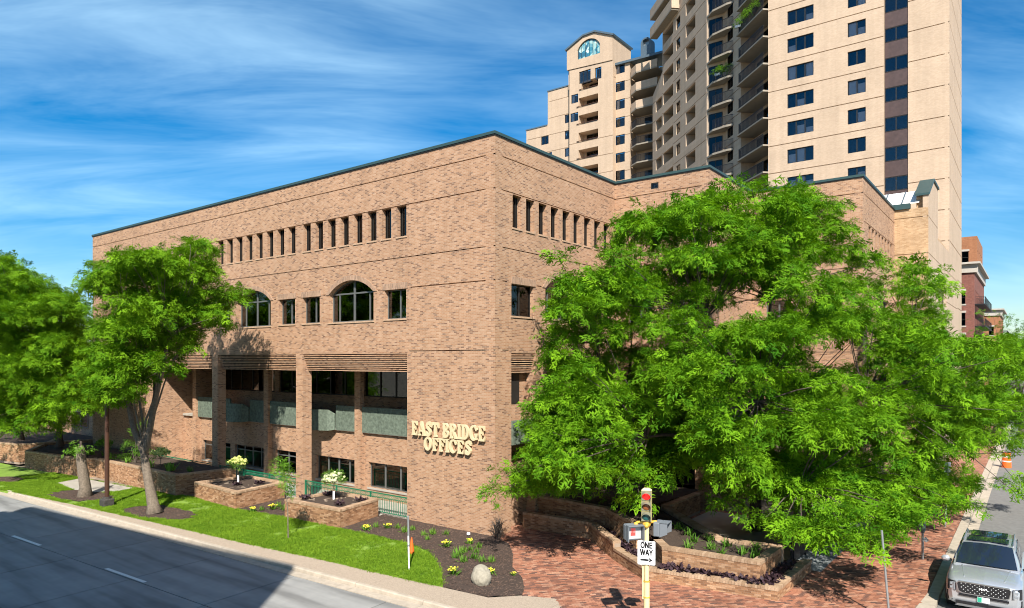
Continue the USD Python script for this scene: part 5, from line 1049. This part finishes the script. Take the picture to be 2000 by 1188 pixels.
gs = [(895, 1085, .55), (905, 1080, .5), (925, 1092, .5), (942, 1097, .45), (960, 1098, .45), (930, 1080, .4), (889, 1090, .4), (905, 1098, .5), (918, 1075, .35), (735, 1030, .4), (790, 1040, .5), (776, 1032, .4), (828, 1046, .4), (845, 1044, .5), (871, 1045, .4), (835, 1054, .35), (511, 997, .4), (552, 996, .5), (545, 990, .5), (806, 1036, .4), (935, 1070, .4)]
n0_ = None
glab = 'green strappy perennial in the mulch bed before the office wall'
for i, (u, v, h) in enumerate(gs):
    b = gz(u, v, .03)
    if n0_ is None: n0_ = perennial(glab, b, 53, .36, False, 'green perennials in the mulch beds')
    else: dup(n0_, b, i*2.1, glab, h/.5*.85)
for i in range(16): dup(n0_, (-37+1.1*i, -2.6-.9*((i*7) % 5)/5-(.3 if i < 6 else 0)*0, 1.13), i*1.3, 'leafy green plant on the long raised planter left of the forked trunk', 1.0+.25*(i % 3), 'green plants on the long planter')
plab = 'grassy green plant in the shade of the upper corner planter'
for i, (x, y) in enumerate([(8.6, .3), (9.3, .6), (9.8, .2), (10.4, .7), (10.6, 1.5), (9.6, 1.3), (8.4, 1.2), (7.9, 2.0), (7.2, 2.6), (8.8, 1.7), (10.9, .5)]): dup(n0_, (x, y, .92), i*1.7, plab, .9, 'grassy plants in the upper corner planter')
def heuchera(label, base, seed):
    r = np.random.default_rng(seed); t = thing('purple_plant', label, 'plant', base, group='purple-leaved plants in the brick planters'); V, Fc, c = [], [], 0
    for k in range(46):
        v, f = frond(.16*r.uniform(.7, 1.2), .055, r.uniform(.3, 1.3), r.uniform(0, 2*PI), r.uniform(.1, 1.2), (r.normal(0, .12), r.normal(0, .12), r.uniform(.03, .14))); V.append(v); Fc.append(f+c); c += len(v)
    obj('leaves', (np.vstack(V), np.vstack(Fc)), 'heuchera', t); return t
h0_ = heuchera('purple-leaved plant at the left of the white-shrub planter', (*gz(598, 974, .8)[:2], .8), 71)
for i, (u, v, z, l_) in enumerate([(643, 967, .8, 'purple-leaved plant behind the white standard shrub'), (663, 986, .8, 'purple-leaved plant at the front corner of the white-shrub planter'), (706, 979, .8, 'purple-leaved plant at the right of the white-shrub planter'), (505, 946, .82, 'purple-leaved plant at the right of the middle planter'), (462, 948, .82, 'purple-leaved plant below the lime standard shrub')]): dup(h0_, (*gz(u, v, z)[:2], z), i, l_)
k = 0
for x, y in [(8.3, -.78), (8.7, -.72), (9.2, -.68), (9.7, -.6), (10.2, -.5), (10.7, -.45), (11.2, -.45), (11.5, -.2), (11.5, .3), (11.5, .9), (11.5, 1.5), (11.5, 2.1), (.7, 2.75), (1.3, 2.8), (1.9, 2.8), (2.6, 2.75), (4.0, 2.3), (4.6, 1.8), (5.2, 1.2), (5.8, .7), (6.5, .1), (7.0, -.2)]: 
    w_ = 'front' if y < 0 and x > 8 else 'end' if x > 11 else 'side'
    dup(h0_, (x, y, .34), k*1.1, {'front': 'dark purple edging plant behind the lowest front wall', 'end': 'dark purple edging plant at the pavement end of the upper planter', 'side': 'dark purple edging plant between the low and middle garden walls'}[w_], 1.15, {'front': 'dark edging plants along the front wall', 'end': 'dark edging plants at the planter end', 'side': 'dark edging plants between the garden walls'}[w_]); k += 1
# plant with dried fronds against the corner
dg = thing('dark_shrub', 'dry dark bush against the foot of the building corner', 'shrub', (.45, -.28, 0)); V, Fc, c = [], [], 0
for k in range(110):
    v, f = frond(rng.uniform(.4, .75), .014, rng.uniform(.6, 1.5), rng.uniform(0, 2*PI), rng.uniform(.7, 1.45), (rng.normal(0, .08), rng.normal(0, .08), rng.uniform(.0, .55))); V.append(v); Fc.append(f+c); c += len(v)
obj('stems', (np.vstack(V), np.vstack(Fc)), 'bark_dark', dg)
# grass blades
def tuft(seed):
    r = np.random.default_rng(seed); V, Fc, c = [], [], 0
    for k in range(16):
        v, f = frond(r.uniform(.05, .10), .006, r.uniform(.2, 1.2), r.uniform(0, 2*PI), r.uniform(.7, 1.5), (r.normal(0, .06), r.normal(0, .06), 0), 2); V.append(v); Fc.append(f+c); c += len(v)
    return np.vstack(V), np.vstack(Fc)
pts = []; pt_ = prep(turf_poly)
while len(pts) < 22000:
    x, y = rng.uniform(-34, 3), rng.uniform(-9.3, -2.8)
    if pt_.contains(Point(x, y)) and meshkit.fbm(np.array([x*.9, y*.9, 3.]), 3, 4)+rng.uniform(0, .25) > .44: pts.append((x, y, 0))
n = len(pts); scatter('grass', None, [tuft(k) for k in range(4)], 'grass_blade', pts, quat(rng.uniform(0, 6.28, n), rng.normal(0, .1, n), rng.normal(0, .1, n)), rng.uniform(.7, 1.25, n), 2)
tag(stage.GetPrimAtPath('/World/grass'), 'short bright green grass of the lawn strip', 'grass', kind='stuff')
# mulch chips
def chip(seed):
    r = np.random.default_rng(seed); m = trimesh.creation.box([.06*r.uniform(.6, 1.4), .018, .012]); m.vertices += r.normal(0, .004, m.vertices.shape); return np.array(m.vertices), np.array(m.faces)
pts = []; pm = prep(unary_union([bed, bed2]+mulch_rings)); bnd = unary_union([bed, bed2]+mulch_rings).bounds
while len(pts) < 9000:
    x, y = rng.uniform(bnd[0], bnd[2]), rng.uniform(bnd[1], bnd[3])
    if pm.contains(Point(x, y)): pts.append((x, y, .035))
n = len(pts); scatter('mulch_chips', None, [chip(k) for k in range(3)], 'chips', pts, quat(rng.uniform(0, 6.28, n), rng.normal(0, .3, n), rng.normal(0, .4, n)), rng.uniform(.6, 1.3, n), 5)
tag(stage.GetPrimAtPath('/World/mulch_chips'), 'dark brown bark chips over the planting beds', 'mulch', kind='stuff')

# ------------------------------------------------------------------ boulder, cone, posts, lamp
bo = trimesh.creation.icosphere(4, 1.); d = bo.vertices.copy(); bo.vertices = d*(1+.35*(meshkit.fbm(d*1.3+5, 3, 2)-.5)[:, None]+.05*(meshkit.fbm(d*6, 3, 4)-.5)[:, None])*[.42, .34, .36]
bo.apply_transform(trimesh.transformations.rotation_matrix(.5, [0, 1, 0])); bo.apply_transform(trimesh.transformations.rotation_matrix(-.6, [0, 0, 1])); bp = gz(937, 1142); bo.apply_translation([bp[0]-.05, bp[1]+.15, .20])
tag(obj('boulder', bo, 'boulder', smooth=True), 'rounded pale grey boulder in the mulch beside the brick paving', 'boulder')
cn = thing('traffic_cone', 'orange traffic cone on the lawn behind the white post', 'traffic cone', gz(804, 1081)); obj('base', rbox(.30, .30, .03, .01, (0, 0, .017)), 'cone_orange', cn); obj('cone', cyl((0, 0, .032), (0, 0, .62), .11, 14, .025), 'cone_orange', cn)
wpst = thing('marker_post', 'slim white marker post standing on the lawn edge', 'post', gz(799, 1114)); obj('post', rings([(0, 0, -.05), (-.03, 0, 1.0), (-.06, .0, 1.95)], [.03, .03, .028], 8), 'sign_white', wpst); obj('clamp', [cyl((-.03, 0, 1.25), (-.05, 0, 1.95), .036, 8), cyl((-.03, 0, .86), (-.03, 0, .92), .04, 8)], 'steel', wpst)
ul = thing('wall_light', 'small white ground light at the foot of the brick wall', 'light', gz(915, 1049)); obj('head', rbox(.14, .12, .13, .03, (0, 0, .14)), 'sign_white', ul); obj('stake', cyl((0, 0, -.03), (0, 0, .08), .02, 6), 'black_iron', ul)
lb = gz(209, 989); lp = thing('lamp_post', 'tall dark brown lamp post on the lawn left of the leaning tree', 'street lamp', lb)
obj('base', [rbox(.55, .55, .42, .05, (0, 0, .2)), cyl((0, 0, .40), (0, 0, .5), .2, 12)], 'lamp_base', lp); obj('pole', cyl((0, 0, .45), (0, 0, 7.2), .115, 14, .09), 'lamp_brown', lp); obj('lantern', [rbox(.45, .45, .6, .1, (0, 0, 7.5)), cyl((0, 0, 7.75), (0, 0, 7.95), .3, 12, .08)], 'lamp_brown', lp)
def sign_post(label, base, top, plate=True):
    t = thing('sign_post', label, 'sign post', base); tp = np.asarray(top)-np.asarray(base); obj('post', rings([(0, 0, -.05), tp], .032, 8), 'steel', t)
    if plate: obj('plate', hullm([tp+np.array([*(RT*a+FW*.05), z]) for a in (-.15, .15) for z in (-.42, .03)]+[tp+np.array([*(RT*a+FW*.06), z]) for a in (-.15, .15) for z in (-.42, .03)]), 'steel', t)
    return t
bs = gz(1738, 1215); sign_post('thin grey sign post rising from the brick pavement into the leaves', bs, at(1722, 1036, depth(bs)+.1), False)
bs = gz(1846, 1030); sign_post('grey sign post farther up the kerb behind the meter', bs, at(1852, 905, depth(bs)))
def meter(label, u, v, h=1.45):
    t = thing('parking_meter', label, 'parking meter', gz(u, v)); obj('post', cyl((0, 0, -.03), (0, 0, h-.42), .042, 10), 'steel', t); obj('plate', bar((.05, 0, h-.62), (.16, .02, h-.74), .02, .14), 'steel', t); obj('head', hullm([(x*s_, y*s_, z) for z, s_ in ((h-.43, .6), (h-.3, 1), (h-.05, 1), (h, .6)) for x in (-.10, .10) for y in (-.075, .075)]), 'slate_blue', t)
meter('parking meter with a blue-grey head by the kerb beside the car', 1802, 1093)
ob = thing('traffic_barrel', 'orange and white traffic barrel far up the side street', 'traffic barrel', gz(1966, 910)); obj('drum', cyl((0, 0, -.12), (0, 0, .95), .30, 14, .24), 'cone_orange', ob); obj('band', [cyl((0, 0, z), (0, 0, z+.13), .295-.05*(z+.12), 14) for z in (.25, .6)], 'sign_white', ob)

# ------------------------------------------------------------------ traffic signal and one-way sign
PY = 18.2; pb = at(1263, 900, PY); sgt = thing('traffic_signal', 'yellow traffic signal pole showing red, with two grey walk signals', 'traffic signal', (pb[0], pb[1], 0))
yaw = math.radians(-15)
dr = RT*math.cos(yaw)+FW*math.sin(yaw)                      # to the right along the signal's face
nr = np.array([dr[1], -dr[0]])                             # towards the viewer
def lp_(a, o, z): q = dr*a+nr*o; return (q[0], q[1], z)
zv = lambda v, Y=PY: EYE-(v-HZ)/F_PX*Y
obj('pole', [cyl((0, 0, 0), (0, 0, 1.75), .078, 16), cyl((0, 0, 1.70), (0, 0, zv(1020)), .062, 16)], 'signal_pole_yellow', sgt, 40)
obj('pole_band', [cyl((0, 0, z), (0, 0, z+.03), .088, 16) for z in (1.72, 1.30, .5)], 'fitting_yellow', sgt, 40)
obj('pole_base', cyl((0, 0, 0), (0, 0, .35), .16, 16, .12), 'signal_pole_yellow', sgt)
zt_, zb2 = zv(957.5), zv(1017.5); hw = .135
hf = Frame((0, 0), dr)
hd = obj('signal_head', [hf.box(-hw, hw, zb2+(zt_-zb2)*k/3+.004, zb2+(zt_-zb2)*(k+1)/3-.004, -.10, .09) for k in range(3)]+[hf.box(-hw+.02, hw-.02, zb2, zt_, -.08, .07)], 'signal_yellow', sgt)
obj('top_cap', hullm([(*hf.pt(a, zz, o)[:2], zz) for a, o, zz in [(s*hw, o, zt_+.002) for s in (-1, 1) for o in (-.1, .1)]+[(s*.07, o, zt_+.055) for s in (-1, 1) for o in (-.05, .05)]]), 'signal_pole_yellow', hd)
for k, m in enumerate(('lens_green', 'lens_amber', 'lens_red')):
    zc_ = zb2+(zt_-zb2)*(k+.5)/3; rr = (zt_-zb2)/6*.80
    sec = obj('signal_door', hf.box(-hw+.012, hw-.012, zc_-(zt_-zb2)/6+.012, zc_+(zt_-zb2)/6-.012, .091, .10), 'signal_face', sgt)
    lens_m = trimesh.creation.icosphere(3, rr); lens_m.vertices *= [1, 1, .35]
    T = np.eye(4); T[:3, 0] = [*dr, 0]; T[:3, 1] = [0, 0, 1]; T[:3, 2] = [*nr, 0]; T[:3, 3] = lp_(0, .10, zc_); lens_m.apply_transform(T); obj('lens', lens_m, m, sec, True)
    th = np.linspace(math.radians(-20), math.radians(200), 15); vz_ = []
    for o in (.10, .24): vz_ += [lp_(math.cos(q)*rr*1.1, o, zc_+math.sin(q)*rr*1.1-(.03 if o > .2 else 0)) for q in th]
    for o in (.24, .10): vz_ += [lp_(math.cos(q)*(rr*1.1+.006), o, zc_+math.sin(q)*(rr*1.1+.006)-(.03 if o > .2 else 0)) for q in th]
    f = []
    for blk in range(3):
        for i in range(14): a_, b_ = blk*15+i, (blk+1)*15+i; f += [(a_, a_+1, b_+1), (a_, b_+1, b_)]
    obj('visor', (np.array(vz_), np.array(f)), 'signal_face', sec)
zm = zv(1024)
obj('bracket', [rings([lp_(0, 0, zm), lp_(-.10, 0, zm+.05), lp_(-.24, .0, zm+.04), lp_(-.30, 0, zm-.03)], .035, 8), rings([lp_(0, 0, zm), lp_(.10, 0, zm+.06), lp_(.24, 0, zm+.09), lp_(.30, 0, zm+.03)], .035, 8), rbox(.2, .2, .16, .05, (0, 0, zm)), trimesh.creation.icosphere(2, .06).apply_translation(lp_(-.28, .02, zm-.01)), trimesh.creation.icosphere(2, .06).apply_translation(lp_(0, .10, zm-.02))], 'fitting_yellow', sgt, True)
# walk signal on the left shows its face, the right one its side
wl = Frame(lp_(-.36, .02, 0)[:2], RT*math.cos(.25)+FW*math.sin(.25)); z0_, z1_ = zv(1056), zv(1024.5)
b = obj('walk_signal', wl.put(rbox(.46, z1_-z0_, .2, .03, (0, (z0_+z1_)/2, -.02))), 'signal_grey', sgt, label='walk signal showing a dim red hand'); obj('screen', wl.box(-.19, .19, z0_+.05, z1_-.05, .081, .09), 'ped_screen', b)
obj('hand', [wl.box(-.10+.035*k, -.075+.035*k, (z0_+z1_)/2+.0, (z0_+z1_)/2+.12, .091, .094) for k in range(4)]+[wl.box(-.10, .03, (z0_+z1_)/2-.08, (z0_+z1_)/2, .091, .094)], 'hand_red', b)
obj('visor', [wl.box(-.23, .23, z1_-.02, z1_, .08, .25), wl.box(-.23, -.21, z0_, z1_-.02, .08, .23), wl.box(.21, .23, z0_, z1_-.02, .08, .23)], 'signal_grey', b)
wr = Frame(lp_(.34, -.02, 0)[:2], RT*math.cos(1.05)+FW*math.sin(1.05)); z0r, z1r = zv(1045), zv(1017)
b = obj('walk_signal', wr.put(rbox(.40, z1r-z0r, .18, .03, (0, (z0r+z1r)/2, -.04))), 'signal_grey', sgt, label='walk signal seen from its side'); wn = [wr.box(-.2, .2, z1r-.02, z1r, .05, .26), hullm([wr.pt(a, z, o) for a in (-.2, -.19) for z, o in ((z1r, .05), (z1r, .26), (z0r, .05), (z0r+.1, .26))]), hullm([wr.pt(a, z, o) for a in (.19, .2) for z, o in ((z1r, .05), (z1r, .26), (z0r, .05), (z0r+.1, .26))])]; obj('visor', wn, 'signal_grey', b)
ow = thing('one_way_sign', 'white ONE WAY sign with a right arrow on the signal pole', 'sign', (pb[0], pb[1], 0))
sf = Frame((nr*.085), dr); z0w, z1w = zv(1101.5), zv(1055); wW = .228
rr_ = sbox(-wW+.03, z0w+.03, wW-.03, z1w-.03).buffer(.03)
obj('plate', sf.ext(rr_, 0, .004), 'sign_white', ow); obj('border', sf.ext(rr_.buffer(-.012).difference(rr_.buffer(-.020)), .0045, .006), 'sign_black', ow)
def word(t_, w, h, zc_):
    m = meshkit.text_mesh(t_, h, .002, True); bnd_ = m.bounds; m.apply_translation([-(bnd_[0][0]+bnd_[1][0])/2, -bnd_[0][1], 0]); m.apply_scale([w/(bnd_[1][0]-bnd_[0][0]), 1, 1]); m = cat(*[m.copy().apply_translation([dx, dy, 0]) for dx, dy in ((-.006, 0), (.006, .001), (0, .005), (0, -.004))]); m.apply_translation([0, zc_, .0045]); obj('lettering', sf.put(m), 'sign_black', ow)
H_ = z1w-z0w
word('ONE', .30, H_*.235, z0w+H_*.69); word('WAY', .33, H_*.235, z0w+H_*.39)
za = z0w+H_*.20; obj('arrow', sf.ext(unary_union([sbox(-.16, za-.025, .06, za+.025), Polygon([(.05, za-.075), (.16, za), (.05, za+.075), (.08, za)])]), .0045, .0065), 'sign_black', ow)
obj('bracket', [cyl((0, 0, z-.02), (0, 0, z+.02), .09, 14) for z in (z0w+.1, z1w-.1)], 'steel', ow)
mk = thing('utility_marker', 'thin pale marker strip strapped to the left of the signal pole', 'marker', (pb[0], pb[1], 0)); obj('strip', hf.box(-.115, -.075, 1.25, z0w-.01, -.03, .02), 'signal_pole_yellow', mk)

# ------------------------------------------------------------------ the parked car
car = thing('parked_car', 'silver-grey SUV parked at the kerb facing the junction', 'car', (17.16, 1.95, -.12), 0)
def loft(st):
    """st: list of (y, [(x, z), ...]) half sections from bottom to top; mirrored."""
    V, f = [], []; n = len(st[0][1])
    for y, sec in st:
        V += [(x, y, z) for x, z in sec]+[(-x, y, z) for x, z in sec[::-1]]
    k = 2*n
    for i in range(len(st)-1):
        for j in range(k-1): a_, b_ = i*k+j, (i+1)*k+j; f += [(a_, b_, b_+1), (a_, b_+1, a_+1)]
        a_, b_ = i*k+k-1, (i+1)*k+k-1; f += [(a_, b_, (i+1)*k), (a_, (i+1)*k, i*k)]
    for i in range(n-1): f += [(i, i+1, k-2-i), (i, k-2-i, k-1-i)]; o_ = (len(st)-1)*k; f += [(o_+i, o_+k-2-i, o_+i+1), (o_+i, o_+k-1-i, o_+k-2-i)]
    m = trimesh.Trimesh(np.array(V, float), f, process=True); m.fix_normals(); return m
def sec(w, zb, zt, tw=.9, crown=.03): return [(w*.80, zb), (w*.97, zb+.06), (w, zb+.25), (w*1.0, zb+(zt-zb)*.60), (w*.985, zb+(zt-zb)*.82), (w*.93, zt-.05), (w*.82, zt-.005), (w*.45, zt+crown*.8), (.0, zt+crown)]
body = loft([(-.02, sec(.80, .42, .98)), (.06, sec(.88, .30, 1.03)), (.20, sec(.945, .26, 1.07)), (.45, sec(.985, .25, 1.11)), (.9, sec(.995, .26, 1.145)), (1.35, sec(.995, .27, 1.17)), (1.6, sec(.995, .27, 1.18, crown=.02)), (3.2, sec(.995, .28, 1.18)), (4.5, sec(.985, .30, 1.17)), (4.85, sec(.96, .36, 1.14)), (4.98, sec(.90, .45, 1.05))])
obj('body', body, 'car_paint', car, 35)
gh = loft([(1.30, [(.86, 1.16), (.86, 1.17), (.80, 1.185), (0, 1.19)]), (2.05, [(.90, 1.16), (.83, 1.42), (.70, 1.60), (0, 1.64)]), (2.30, [(.90, 1.16), (.82, 1.46), (.69, 1.69), (0, 1.735)]), (3.3, [(.90, 1.16), (.82, 1.48), (.69, 1.72), (0, 1.765)]), (4.35, [(.90, 1.16), (.81, 1.46), (.67, 1.69), (0, 1.735)]), (4.85, [(.86, 1.14), (.78, 1.30), (.68, 1.40), (0, 1.44)])])
obj('cabin', gh, 'car_paint', car, 30)
def quad(p, th=.004):
    p = np.array(p, float); n = np.cross(p[1]-p[0], p[2]-p[0]); n /= np.linalg.norm(n); return trimesh.Trimesh(np.vstack([p, p+n*th]), [(0, 2, 1), (0, 3, 2), (4, 5, 6), (4, 6, 7)]+[t for i in range(4) for t in ((i, (i+1) % 4, (i+1) % 4+4), (i, (i+1) % 4+4, i+4))], process=False)
def wsp(s, t): # windscreen surface, s across -1..1, t up 0..1
    y = 1.40+(2.24-1.40)*t-.10*(1-abs(s)**2)*(1-t)*.6; z = 1.205+(1.70-1.205)*t+.035*(1-s*s); x = s*((.80)*(1-t)+.655*t); return (x, y-.035, z+.012)
N = 8; Vg = [wsp(-1+2*i/N, t_) for t_ in (0, .33, .66, 1) for i in range(N+1)]; Fg = []
for r_ in range(3):
    for i in range(N): a_ = r_*(N+1)+i; Fg += [(a_, a_+1, a_+N+2), (a_, a_+N+2, a_+N+1)]
obj('windscreen_shade', (np.array(Vg)-[0, 0, .004], np.array(Fg)), 'dark_room', car, True); obj('windscreen', (np.array(Vg)+[0, -.006, .008], np.array(Fg)), 'car_roof_glass', car, True)
obj('seat', [rbox(.4, .12, .3, .05, (.36, 2.02, 1.47))], 'seat_grey', car)
for s in (-1, 1):
    obj('side_window', quad([(s*.868, 1.75, 1.24), (s*.868, 2.75, 1.25), (s*.735, 2.75, 1.60), (s*.735, 2.25, 1.60)], .03*s), 'car_roof_glass', car); obj('side_window', quad([(s*.868, 2.82, 1.25), (s*.868, 4.2, 1.25), (s*.735, 4.15, 1.60), (s*.735, 2.82, 1.61)], .03*s), 'car_roof_glass', car)
    obj('roof_rail', rings([(s*.66, 2.45, 1.70), (s*.67, 2.6, 1.76), (s*.67, 4.2, 1.75), (s*.66, 4.4, 1.69)], .022, 7), 'alloy', car, True)
    mr = obj('mirror', rbox(.24, .13, .19, .06, (s*1.10, 1.62, 1.24)), 'car_paint', car, 40); obj('arm', bar((s*.93, 1.66, 1.2), (s*1.02, 1.64, 1.22), .08, .06), 'car_trim', mr)
    hl = obj('headlight', hullm([(s*x, y, z) for x, y, z in ((.70, -.03, .98), (.90, .10, .98), (.70, -.05, .70), (.915, .07, .70), (.72, .1, .98), (.93, .2, .98), (.72, .1, .7), (.94, .2, .7))]), 'car_trim', car)
    obj('lamp', [bx(s*.72, s*.75, -.056, -.03, .72, .96), bx(s*.76, s*.84, -.030, .01, .76, .82), bx(s*.76, s*.84, -.022, .01, .87, .93)], 'car_lamp', hl)
    for y in (.95, 3.88):
        wa = obj('wheel', cyl((s*.76, y, .36), (s*1.0, y, .36), .375, 26), 'tyre', car, 40); obj('rim', cyl((s*.98, y, .36), (s*1.004, y, .36), .26, 20), 'alloy', wa)
        obj('wheel_arch', rings([(s*.985, y+.44*math.cos(q), .36+.44*math.sin(q)) for q in np.linspace(-.2, PI+.2, 16)], .035, 6), 'car_trim', car)
obj('sunroof', [hullm([(x, y, z) for x in (-.55, .55) for y, z in ((2.48, 1.752), (3.05, 1.772), (2.48, 1.775), (3.05, 1.785))]), hullm([(x, y, z) for x in (-.5, .5) for y, z in ((3.2, 1.772), (4.1, 1.758), (3.2, 1.785), (4.1, 1.775))])], 'car_roof_glass', car)
gp = Polygon([(-.62, .99), (.62, .99), (.66, .94), (.62, .73), (.52, .68), (-.52, .68), (-.62, .73), (-.66, .94)])
CFm = Frame((0, -.045), (1, 0))
g_ = obj('grille', CFm.ext(gp, -.08, .02), 'car_trim', car); obj('grille_surround', CFm.ext(gp.buffer(.022).difference(gp), -.05, .03), 'alloy', g_)
studs = [CFm.put(hullm([(a+dx, z+dz_, o) for dx, dz_, o in ((-.016, 0, .022), (.016, 0, .022), (0, -.012, .022), (0, .012, .022), (0, .0, .03))])) for r_ in range(5) for a in np.arange(-.56, .57, .115)+(.057 if r_ % 2 else 0) for z in (.72+r_*.058,) if gp.buffer(-.03).contains(Point(a, z))]
obj('grille_studs', studs, 'alloy', g_)
lg = lambda pts, w=.009: LineString(pts).buffer(w, cap_style=2, join_style=2)
logo = unary_union([lg([(-.10, 1.06-.04), (-.10, .94+.0)]), lg([(-.10, .965), (-.045, 1.015), (-.045, .94), (.015, 1.015), (.015, .94)]), lg([(.015, .94), (.06, 1.015), (.105, .94)])])
logo = affinity.translate(affinity.scale(logo, 1.0, .75, origin=(0, .94)), 0, -.105); obj('emblem', CFm.ext(logo, .034, .042), 'sign_white', g_)
obj('bumper_slot', CFm.box(-.62, .62, .575, .635, -.05, .012), 'car_trim', car); obj('bumper_slot', CFm.box(-.70, .70, .34, .42, -.15, -.005), 'car_trim', car); obj('skid_plate', CFm.ext(Polygon([(-.72, .26), (.72, .26), (.64, .33), (-.64, .33)]), -.2, -.02), 'alloy', car)
pl_ = obj('number_plate', CFm.box(-.155, .155, .47, .625, .013, .022), 'sign_white', car); obj('plate_strip', CFm.box(-.15, -.04, .475, .62, .0225, .024), 'plate_green', pl_)
for s in (-1, 1): obj('bumper_side', hullm([(s*x, y, z) for x, y, z in ((.78, .0, .62), (.94, .14, .66), (.78, .0, .40), (.93, .14, .36), (.80, .1, .62), (.80, .1, .4))]), 'car_trim', car)
obj('hood_line', [bar((s*.5, .25, 1.105), (s*.62, 1.3, 1.185), .03, .018) for s in (-1, 1)], 'car_paint', car)

# ------------------------------------------------------------------ hanging plants on two tower balconies
for lab_, fr_, u0, u1, v, out_ in (('trailing green plants over a high balcony rail next to the tower front', C1, 1452, 1492, 35, .8), ('green plants on a notch balcony between the two shaded tower faces', None, 0, 0, 0, 0)):
    hp = thing('balcony_plant', lab_, 'plant')
    if fr_ is not None: cs = []; [cs.append((np.array([*C1.pt(C1.at(u)[0], 0, out_)[:2], C1.at(u, vv)[1]]), .42)) for u, vv in ((1455, 46), (1462, 38), (1470, 30), (1478, 22), (1486, 14), (1492, 8))]
    else: q = Pn-D*2.0+np.array([.9, 0]); cs = [(np.array([q[0]-.5+.45*k, q[1]+.1*k, NF.at(1400, 150)[1]+.1*k]), .5) for k in range(4)]
    P, q, s = fill(cs, 90, rng, .8); scatter('leaves', hp, FINE, 'leaf_sapling', P, q, s*1.2, 9); obj('trough', bx(cs[0][0][0]-.3, cs[0][0][0]+.3, cs[0][0][1]-.1, cs[0][0][1]+.1, cs[0][0][2]-.5, cs[0][0][2]-.25), 'steel', hp)
